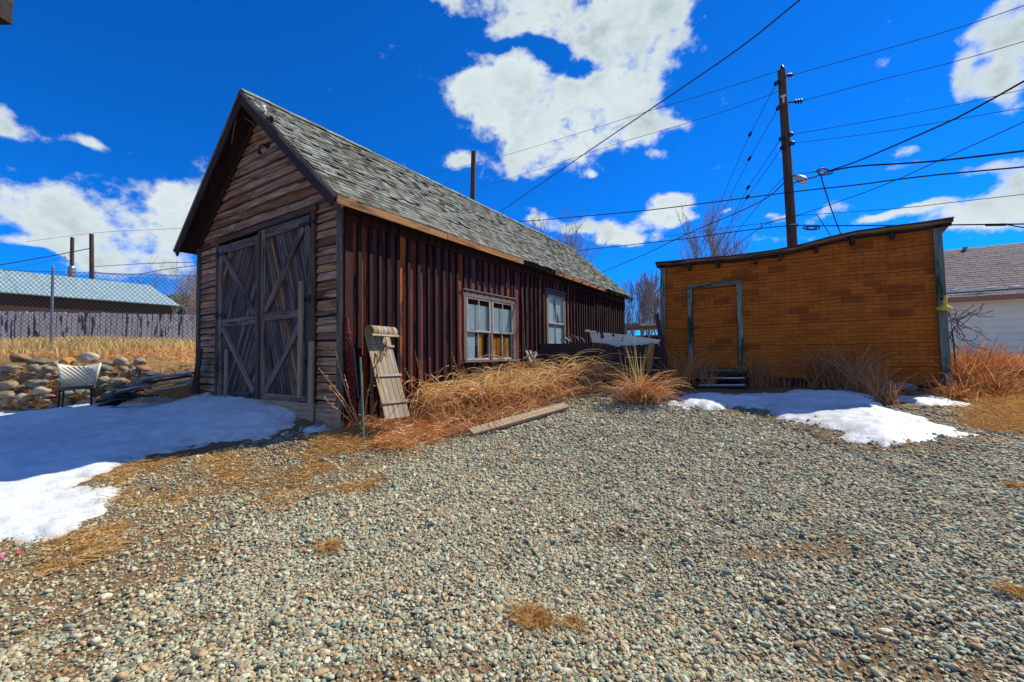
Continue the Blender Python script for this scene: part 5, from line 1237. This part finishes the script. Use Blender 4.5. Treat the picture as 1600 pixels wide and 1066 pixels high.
# left side wires
cable([(-40,418,34),(0,414,34),(70,402,34),(143,388,34)], .035, 'thick sagging wire from the left edge to the right one of the two far poles')
cable([(144,417,34),(230,412,30),(330,409,26)], .022, 'upper of two dark wires from the far poles to the barn')
cable([(143,425,34),(200,430,31),(260,421,28),(330,412,26)], .022, 'lower of two dark wires from the far poles to the barn')
cable([(40,378,45),(150,364,40),(240,359,36),(330,355,32)], .015, 'faint thin wire high over the two far poles before the cloud')
cable([(113,398,36),(60,412,37),(-30,428,38)], .015, 'thin wire from the transformer pole down to the left edge')

# ================================================================== trees
def tree(base, h, label, seed, spread=.5, kind='upright', m='bark', n_main=1, rmin=.006, depth=5, dens=1.0, r0=None):
    rs_ = random.Random(seed); o = thing('bare_tree', base, label, 'tree'); tr = MB(); cr = MB()
    def grow(p, d, L, r, lev):
        k = 4; pts = [p.copy()]; rad = [r]
        for i in range(k):
            d = unit(d+np.array((rs_.gauss(0,.10),rs_.gauss(0,.10),rs_.gauss(0,.05)+.04*(kind=='upright')))); p = p+d*L/k; pts.append(p.copy()); rad.append(max(rmin, r*(1-.55*(i+1)/k)))
        (tr if lev < 2 else cr).tube(pts, rad, 6 if lev < 2 else (4 if lev < 3 else 3), cap=False)
        if lev >= depth: return
        nb = int({0:7,1:5,2:5,3:4,4:3}.get(lev,3)*dens)+rs_.randint(0,1)
        for j in range(nb):
            f = rs_.uniform(.28 if lev==0 else .2, 1.0); i = min(k-1,int(f*k)); q = pts[i]+(pts[i+1]-pts[i])*(f*k-i)
            az = rs_.uniform(0,6.28); perp = unit(np.cross(d,(math.cos(az),math.sin(az),.3))); ang = rs_.uniform(.35,.75)*spread*2
            nd_ = unit(d*math.cos(ang)+perp*math.sin(ang)+np.array((0,0,.25 if kind=='upright' else .05)))
            grow(q, nd_, L*rs_.uniform(.42,.68), max(rmin, rad[i]*rs_.uniform(.4,.6)), lev+1)
        grow(pts[-1], d, L*.55, max(rmin, rad[-1]*.9), lev+1)
    for k in range(n_main):
        dd = unit((rs_.gauss(0,.10*(n_main>1)),rs_.gauss(0,.10*(n_main>1)),1)); grow(np.array(base)+np.array((rs_.gauss(0,.15),rs_.gauss(0,.15),0))*(n_main>1)-np.array((0,0,.3)), dd, h*.52, r0 or h*.014, 0)
    tr.build('trunk', M[m], o); cr.build('crown', M[m], o)
def tbase(px, d): q = P(px,545,d); return np.array((q[0],q[1],g1(q[0],q[1])))
def th(px, py, d): return P(px,py,d)[2]-.6
for i,(px,py,d,nm,kd,sp,lab) in enumerate([
    (872,338,34,2,'upright',.45,'bare tree rising behind the barn roof, left of the rounder one'),
    (925,355,34,2,'round',.6,'rounder bare tree behind the low end of the barn roof'),
    (1128,318,30,2,'upright',.36,'tall slender bare tree rising behind the brown shed'),
    (1165,352,32,1,'upright',.5,'shorter bare tree behind the shed, between the tall one and the utility pole'),
    (985,455,36,2,'upright',.3,'thin bare saplings just right of the barn end'),
    (1000,432,33,2,'upright',.28,'second clump of bare saplings seen between the barn and shed'),
    (1018,425,31,2,'upright',.28,'bare saplings nearest the left corner of the brown shed'),
    (1030,440,35,2,'upright',.28,'bare saplings hugging the edge of the shed corner'),
    (178,405,40,1,'round',.75,'wide bare crown showing above the pale metal roof'),
    (243,425,38,1,'round',.6,'bare tree behind the end of the metal roof'),
    (268,418,36,1,'upright',.4,'pale bare tree between the metal roof and the barn, left one'),
    (290,430,34,2,'upright',.35,'pale bare tree beside the left barn corner'),
    (306,440,38,2,'upright',.35,'thin bare tree touching the left edge of the barn')]):
    tree(tbase(px,d), th(px,py,d)*1.0, lab, 40+i, sp, kd, 'bark' if i%2==0 else 'bark2', nm, rmin=.010, depth=4, dens=.74)
# far wooded hill at left
mb = MB(); rs_ = random.Random(5)
V=[];F=[]
def hill(px0,px1,top_,d,seed,label):
    nb=14; V=[]; 
    for i in range(nb):
        px=px0+(px1-px0)*i/(nb-1)
        for (dd,f) in ((d-18,0),(d-9,.6),(d,1),(d+10,0)):
            q=P(px,545,dd); zt=P(px,np.interp(px,[a for a,b in top_],[b for a,b in top_]),d)[2]; V.append((q[0],q[1],.3+(zt-.3)*f))
    mb=MB(); mb.add(V,[(i*4+j,i*4+j+1,i*4+5+j,i*4+4+j) for i in range(nb-1) for j in range(3)]); o=mb.build('hills', M['hill'], smooth=True); return tag(o,kind='structure')
m, n = mat('scrub_hillside'); g_=n.new('ShaderNodeTexCoord').outputs['Object']; n.out(n.bsdf(n.ramp(n.noise(g_,.9,8,.75),[(.02,.035,.02),(.10,.09,.05),(.20,.16,.09)],[.35,.5,.65]),.95).outputs[0]); M['hill']=m
hill(120,340,[(120,520),(230,500),(262,482),(285,466),(312,459),(340,458)],75,1,'')
fol, n = mat('juniper_foliage'); n.out(n.bsdf(n.ramp(n.attr('rnd',True),[(.02,.04,.018),(.05,.08,.035),(.09,.12,.05)]),.8).outputs[0]); M['fol']=fol
bl = []; 
for k in range(70):
    px=rs_.uniform(262,330); d=rs_.uniform(58,72); py=rs_.uniform(468,490); q=P(px,py,d); bl.append((q,rs_.uniform(.5,1.1)))
N_=70*90; rts=[]; 
for q,s in bl: rts.append(q+RNG.normal(0,1,(90,3))*np.array((s,s,s*.6))*.6)
rts=np.concatenate(rts); so_=strip_mesh('hillside_scrub', rts, RNG.uniform(.3,.6,N_), RNG.uniform(0,6.28,N_), RNG.uniform(0,1.5,N_), RNG.uniform(.5,2,N_), .22, 2, M['fol']); tag(so_,'dark green scrub on the hillside beside the left barn corner','scrub',kind='stuff')
# ================================================================== dry plants
def gzv(x, y): return gz_fine(np.atleast_1d(x), np.atleast_1d(y))
def clump(px, py, label, n=420, L=(.5,.95), spread=.16, a0=(.05,.55), a1=(1.2,2.6), wdt=(.006,.013), m='straw', group=None, seg=8, azb=None, azs=3.14, wp=None, curl=.5, name='dry_grass_clump', cat='dry grass', rr=None):
    c = G(px, py) if wp is None else np.array(wp)
    az = RNG.uniform(-math.pi, math.pi, n) if azb is None else RNG.normal(azb, azs, n)
    r = np.abs(RNG.normal(0, spread, n)); ra = RNG.uniform(0, 6.28, n)
    x, y = c[0]+r*np.cos(ra), c[1]+r*np.sin(ra); z = gzv(x, y)-.02
    o = strip_mesh(name, np.c_[x,y,z], RNG.uniform(*L,n), az, RNG.uniform(*a0,n), RNG.uniform(*a1,n), RNG.uniform(*wdt,n), seg, M[m], rr if rr is None else RNG.uniform(rr[0],rr[1],n), None, (c[0],c[1],float(gzv(c[0],c[1])[0])), curl)
    return tag(o, label, cat, group)
GA = 'arching dry grass along the barn wall'
gl_ = [(640,648),(668,650),(690,640),(712,642),(735,628),(760,640),(780,622),(800,632),(822,614),(842,622),(868,612),(895,608),(920,604),(700,612),(745,605),(790,600),(835,594),(872,594),(655,622)]
for i,(px,py) in enumerate(gl_):
    clump(px, py, 'arching tawny dry grass clump in the dense row below the barn windows', int(RNG.uniform(70,190)), (.55,R_(1.0,1.5)), .13, (.0,.65), (1.5,3.3), (.013,.028), 'straw', GA, 9)
for i,(px,py) in enumerate(gl_):
    clump(px, py, 'loose long pale straws arching over the dry grass row below the barn windows', 44, (1.0,1.6), .15, (.0,.6), (1.9,3.3), (.013,.022), 'straw_pale', 'long pale straws over the grass row', 11)
for i,(px,py) in enumerate([(655,625),(700,615),(735,605),(770,600),(815,592),(850,590)]):   # taller straggling stems
    clump(px, py, 'tall straggling dry stems rising against the dark red barn wall', 34, (.8,1.4), .22, (.1,.5), (.5,1.6), (.012,.02), 'straw', 'tall stems along the barn wall', 9, curl=.8)
clump(1006, 629, 'large fountain of dry grass before the tan stake at the end of the gravel', 520, (.45,.95), .14, (.0,1.0), (1.2,2.6), (.010,.019), 'straw', None, 9)
c_ = G(1000,628); clump(0,0,'few long pale upright stems in the fountain grass by the tan stake', 26, (.85,1.15), .08, (.0,.25), (.1,.6), (.014,.02), 'straw_pale', None, 6, wp=c_)
SG = 'dry reeds growing along the foot of the brown shed'
for i,(px,py,L_,n_) in enumerate([(1058,606,(.6,1.0),120),(1082,604,(.6,1.05),150),(1108,606,(.3,.7),80),(1180,604,(.5,.9),160),(1205,603,(.4,.8),160),(1228,603,(.4,.7),110),(1270,604,(.5,.9),170),(1300,606,(.6,1.1),240),(1325,608,(.6,1.05),240),(1345,614,(.4,.9),200),(1370,620,(.3,.7),120),(1385,630,(.2,.45),140)]):
    clump(px, py, 'brown dry reed tuft in the shade at the foot of the shed wall', n_, L_, .13, (.0,.5), (.3,1.6), (.009,.017), 'reed', SG, 7)
# russet weeds right of the shed
WG = 'russet weeds right of the shed'
for i,(px,py,L_) in enumerate([(1500,612,(.5,.85)),(1520,608,(.5,.95)),(1545,604,(.5,.9)),(1510,596,(.6,1.0)),(1535,594,(.5,.9)),(1570,598,(.3,.6)),(1592,600,(.4,.7)),(1612,604,(.4,.7)),(1495,625,(.2,.5)),(1545,618,(.3,.5))]):
    clump(px, py, 'russet dry weed clump beside the right corner of the shed', 230, L_, .20, (.0,.7), (.2,2.2), (.012,.026), 'weed', WG, 6, curl=1.2)
# loose straw lying on the ground (uncountable)
def flat(name, polys, dens, L, label, m='straw_flat', a0=(1.1,1.65), a1=(1.3,1.9), wdt=(.004,.008), seg=4, lift=.02, wpoly=None, curl=1.0, mod=None):
    polys = [gpoly(p) for p in polys] if polys else wpoly
    R = []
    for pg in polys:
        A = np.array(pg); x0,y0 = A.min(0); x1,y1 = A.max(0); N = int((x1-x0)*(y1-y0)*dens); x = RNG.uniform(x0,x1,N); y = RNG.uniform(y0,y1,N)
        s = sdf(x, y, pg)+(vnoise(x,y,2.2,21)-.5)*.7; k = s > 0; x, y = x[k], y[k]
        if mod is not None: k = RNG.random(len(x)) < mod(x, y); x, y = x[k], y[k]
        R.append(np.c_[x, y, gzv(x,y)+RNG.uniform(-.005,lift,len(x))])
    R = np.concatenate(R); n = len(R)
    return tag(strip_mesh(name, R, RNG.uniform(*L,n), RNG.uniform(0,6.28,n), RNG.uniform(*a0,n), RNG.uniform(*a1,n), RNG.uniform(*wdt,n), seg, M[m], None, None, None, curl), label, 'straw', None, 'stuff')
flat('straw', [[(560,690),(600,705),(690,690),(740,668),(640,640),(570,650)]], 1100, (.12,.40), 'matted straw at the foot of the toboggan and barn wall', 'straw', (.7,1.6), (1.2,2.4), (.007,.014), 5, .06)
flat('straw', [[(620,672),(760,668),(880,626),(940,622),(940,606),(800,612),(640,640)]], 380, (.25,.6), 'tangled straw layer under the arching grass row', 'straw', (.4,1.6), (1.2,2.8), (.010,.018), 6, .10)
flat('straw', [[(470,700),(520,712),(600,706),(590,676),(545,672),(500,684)]], 2000, (.10,.26), 'yellow flattened grass below the barn corner', 'straw_flat', (.8,1.6), (1.2,2.2), (.004,.008), 4, .04)
pm = lambda x,y: np.clip((vnoise(x,y,2.4,31)-.42)*4,0,1)
flat('straw', [[(30,880),(120,900),(260,840),(400,800),(570,775),(610,740),(560,712),(430,700),(330,708),(220,722),(150,745),(190,790),(90,845)]], 2500, (.06,.18), 'brown trampled grass between the snow and the gravel', 'straw_flat', (1.0,1.65), (1.2,1.9), (.003,.007), 3, .02, mod=pm)
for px,py,rx in ((832,968,.11),(897,976,.05),(514,856,.075),(1590,762,.06),(1596,930,.06)):
    c = G(px,py); a = np.linspace(0,6.28,14)[:-1]; pg = [(c[0]+rx*math.cos(t)*R_(.8,1.1), c[1]+rx*.85*math.sin(t)*R_(.8,1.1)) for t in a]
    A = np.array(pg); N = int(rx*rx*4*20000); x = RNG.normal(c[0],rx*.5,N); y = RNG.normal(c[1],rx*.42,N); n_ = N
    o = strip_mesh('straw_tuft', np.c_[x,y,gzv(x,y)+RNG.uniform(0,.02,N)], RNG.uniform(.03,.08,N), np.arctan2(y-c[1],x-c[0])+RNG.normal(0,.9,N), RNG.uniform(.5,1.5,N), RNG.uniform(1.3,2.0,N), RNG.uniform(.0025,.005,N), 4, M['straw_flat'])
    where = {832:'large flat straw tuft in the gravel at the bottom centre of the yard',897:'small straw tuft just right of the large flat one in the gravel',514:'round orange-brown straw tuft in the gravel left of centre',1590:'straw tuft at the right edge halfway up the gravel',1596:'straw tuft at the right edge low in the gravel',1445:'tiny lone straw tuft in the gravel toward the right',535:'sparse dark straw patch below the round orange tuft'}[px]
    tag(o, where, 'straw tuft')
RG = [(1500,655),(1490,640),(1520,628),(1560,612),(1640,600),(1700,640),(1660,690),(1600,682),(1545,676)]
flat('dry_grass', [RG], 1500, (.08,.28), 'dry yellow grass covering the ground right of the shed', 'straw_flat', (.6,1.6), (1.0,2.2), (.004,.009), 4, .04)
flat('dry_grass', [[(1495,612),(1495,575),(1800,570),(1800,640),(1560,612)]], 500, (.2,.45), 'taller dry grass toward the white house', 'straw', (.2,1.2), (.8,2.0), (.008,.016), 4, .04)
# terrace grass at left
def wp(*q): return [tuple(P(*a)[:2]) for a in q]
flat('dry_grass', None, 300, (.14,.36), 'pale tall dry grass on the terrace before the picket fence', 'straw_pale', (.0,.35), (.2,.9), (.012,.022), 4, .02, wpoly=[wp((-80,540,10.9),(100,540,10.9),(200,540,11.3),(310,540,12.3),(330,540,17),(-80,540,15))], curl=.3)
flat('dry_grass', None, 420, (.08,.24), 'brown dry grass along the top of the rock bank', 'straw', (.2,1.4), (.8,2.2), (.008,.016), 4, .05, wpoly=[wp((-80,540,9.8),(100,540,9.9),(250,540,10.0),(320,540,9.8),(330,540,12.2),(-80,540,11.4))], curl=.6)
flat('dry_grass', [[(-60,636),(-60,612),(60,612),(250,606),(300,600),(300,616),(220,622),(150,628),(90,640),(40,640)]], 800, (.1,.35), 'russet dry grass around the foot of the rock bank', 'straw', (.4,1.5), (.9,2.2), (.006,.012), 4, .05)
# straw between the stones
xs_ = []; 
for k in range(3400):
    px, py = R_(-20,300), R_(572,640); d = 9.75-(py-560)/80*.95+.05; xs_.append(P(px,py,d))
xs_ = np.array(xs_); n_ = len(xs_); tag(strip_mesh('dry_grass', xs_, RNG.uniform(.1,.3,n_), RNG.uniform(0,6.28,n_), RNG.uniform(.3,1.3,n_), RNG.uniform(1.2,2.6,n_), RNG.uniform(.007,.013,n_), 4, M['straw'], None, None, None, .8), 'dry grass growing between the stones of the rock bank', 'dry grass', None, 'stuff')
# woody weed stems with buds at the barn corner
def stems(name, base, tips, r, label, m='stake', buds=True):
    mb = MB()
    for tp_ in tips:
        a = base+RNG.normal(0,.03,3)*[1,1,0]; b = np.array(tp_); mid = (a+b)/2+RNG.normal(0,.03,3); q = np.array([a,(a+mid)/2+RNG.normal(0,.01,3),mid,(mid+b)/2+RNG.normal(0,.015,3),b]); mb.tube(q, [r,r*.9,r*.8,r*.6,r*.35], 6)
        for k in range(9 if buds else 0):
            t = R_(.3,1)*3.999; i = int(t); c = q[i]+(q[i+1]-q[i])*(t-i); dd = unit(RNG.normal(0,1,3)); mb.lathe(c, [(r*.5,0),(r*1.1,r*1.3),(r*.3,r*3.2)], 6, dd)
    return tag(mb.build(name, m if not isinstance(m,str) else M[m]), label, 'weed')
d_ = 6.0; b0 = G(562,672)
M['bud'] = plain('orange_brown_stem', (.46,.24,.10), .7, 0, .3, 20)
stems('woody_weed', b0, [P(497,575,5.6),P(513,603,5.7),P(524,548,6.0),P(538,585,6.0),P(505,620,5.7),P(578,600,6.1),P(590,625,6.2)], .011, 'branching budded weed stems fanning out at the front barn corner', 'bud')
stems('woody_weed', G(665,640), [P(606,580,6.6),P(632,575,6.6),P(648,548,6.8),P(655,560,6.8),P(672,560,6.9)], .008, 'thin budded weed stems between the toboggan and the wide window', 'bud')
stems('woody_weed', G(735,640), [P(705,548,7.5),P(724,572,7.5),P(716,590,7.4)], .008, 'thin budded weed stems in front of the left edge of the wide window', 'bud')
stems('woody_weed', G(850,615), [P(858,575,8.6),P(880,570,8.7),P(905,575,8.7),P(800,540,8.6)], .009, 'pale bent weed stems before the low dark wall', 'stake', False)
# tangle of vines right of the shed corner
mb = MB()
for k in range(26):
    c = onY(1492+R_(-3,10), 500+R_(-18,22), SY+.1); a = R_(0,6.28); q = [c]; d = np.array((math.cos(a),R_(-.2,.2),math.sin(a))); 
    for i in range(9): d = unit(d+np.array((R_(-.6,.8),R_(-.2,.2),R_(-.7,.6)))); q.append(q[-1]+d*R_(.03,.07))
    mb.tube(q, .0055, 4, cap=False)
mb.tube([onY(1488,520,SY),onY(1492,560,SY+.05),onY(1496,600,SY+.1)], .012, 5)
tag(mb.build('vine_tangle', M['wire']), 'tangle of thin dark leafless vine curling beside the yellow lamp on the shed corner', 'vine')
stems('woody_weed', G(1535,612), [P(1520,560,7.8),P(1560,520,7.9),P(1540,540,7.8),P(1575,535,8.0),P(1505,545,7.7)], .008, 'thin branched stems rising above the russet weeds against the white house', 'bud')
stems('woody_weed', G(1595,612), [P(1585,545,8),P(1595,535,8),P(1605,550,8)], .008, 'thin dark stems rising at the right edge before the white house', 'bud')
# soil clods and stones at the snow edge by the door
for i,(px,py,s) in enumerate([(497,668,.10),(475,672,.07),(452,684,.06),(512,690,.05),(430,690,.05)]):
    rock(G(px,py)+(0,0,.02),(s,s*.8,s*.5),M['stone1'],['largest dark stone at the snow edge before the barn corner board','dark stone left of the largest one at the snow edge','small dark stone farther left along the snow edge','small dark stone in the straw below the barn corner','small dark stone leftmost along the snow edge'][i],'stone')
# small pink and red wrappers in the dirt at the left
for px,py,c_,lab in ((6,876,(.75,.10,.30),'small pink scrap of litter in the dirt at the left edge'),(28,874,(.55,.08,.05),'small red scrap of litter right of the pink one')):
    mb = MB(); q = G(px,py)+(0,0,.025); V = [q+np.array((a*.02+R_(-.006,.006),b*.015+R_(-.008,.008),R_(0,.03))) for b in (-1,0,1) for a in (-1,0,1)]; V += [v-(0,0,.003) for v in V]
    mb.add(V,[(0,1,4,3),(1,2,5,4),(3,4,7,6),(4,5,8,7),(9,12,13,10),(10,13,14,11),(12,15,16,13),(13,16,17,14)]); tag(mb.build('litter_scrap', plain('litter_'+str(px), c_, .4)), lab, 'litter')
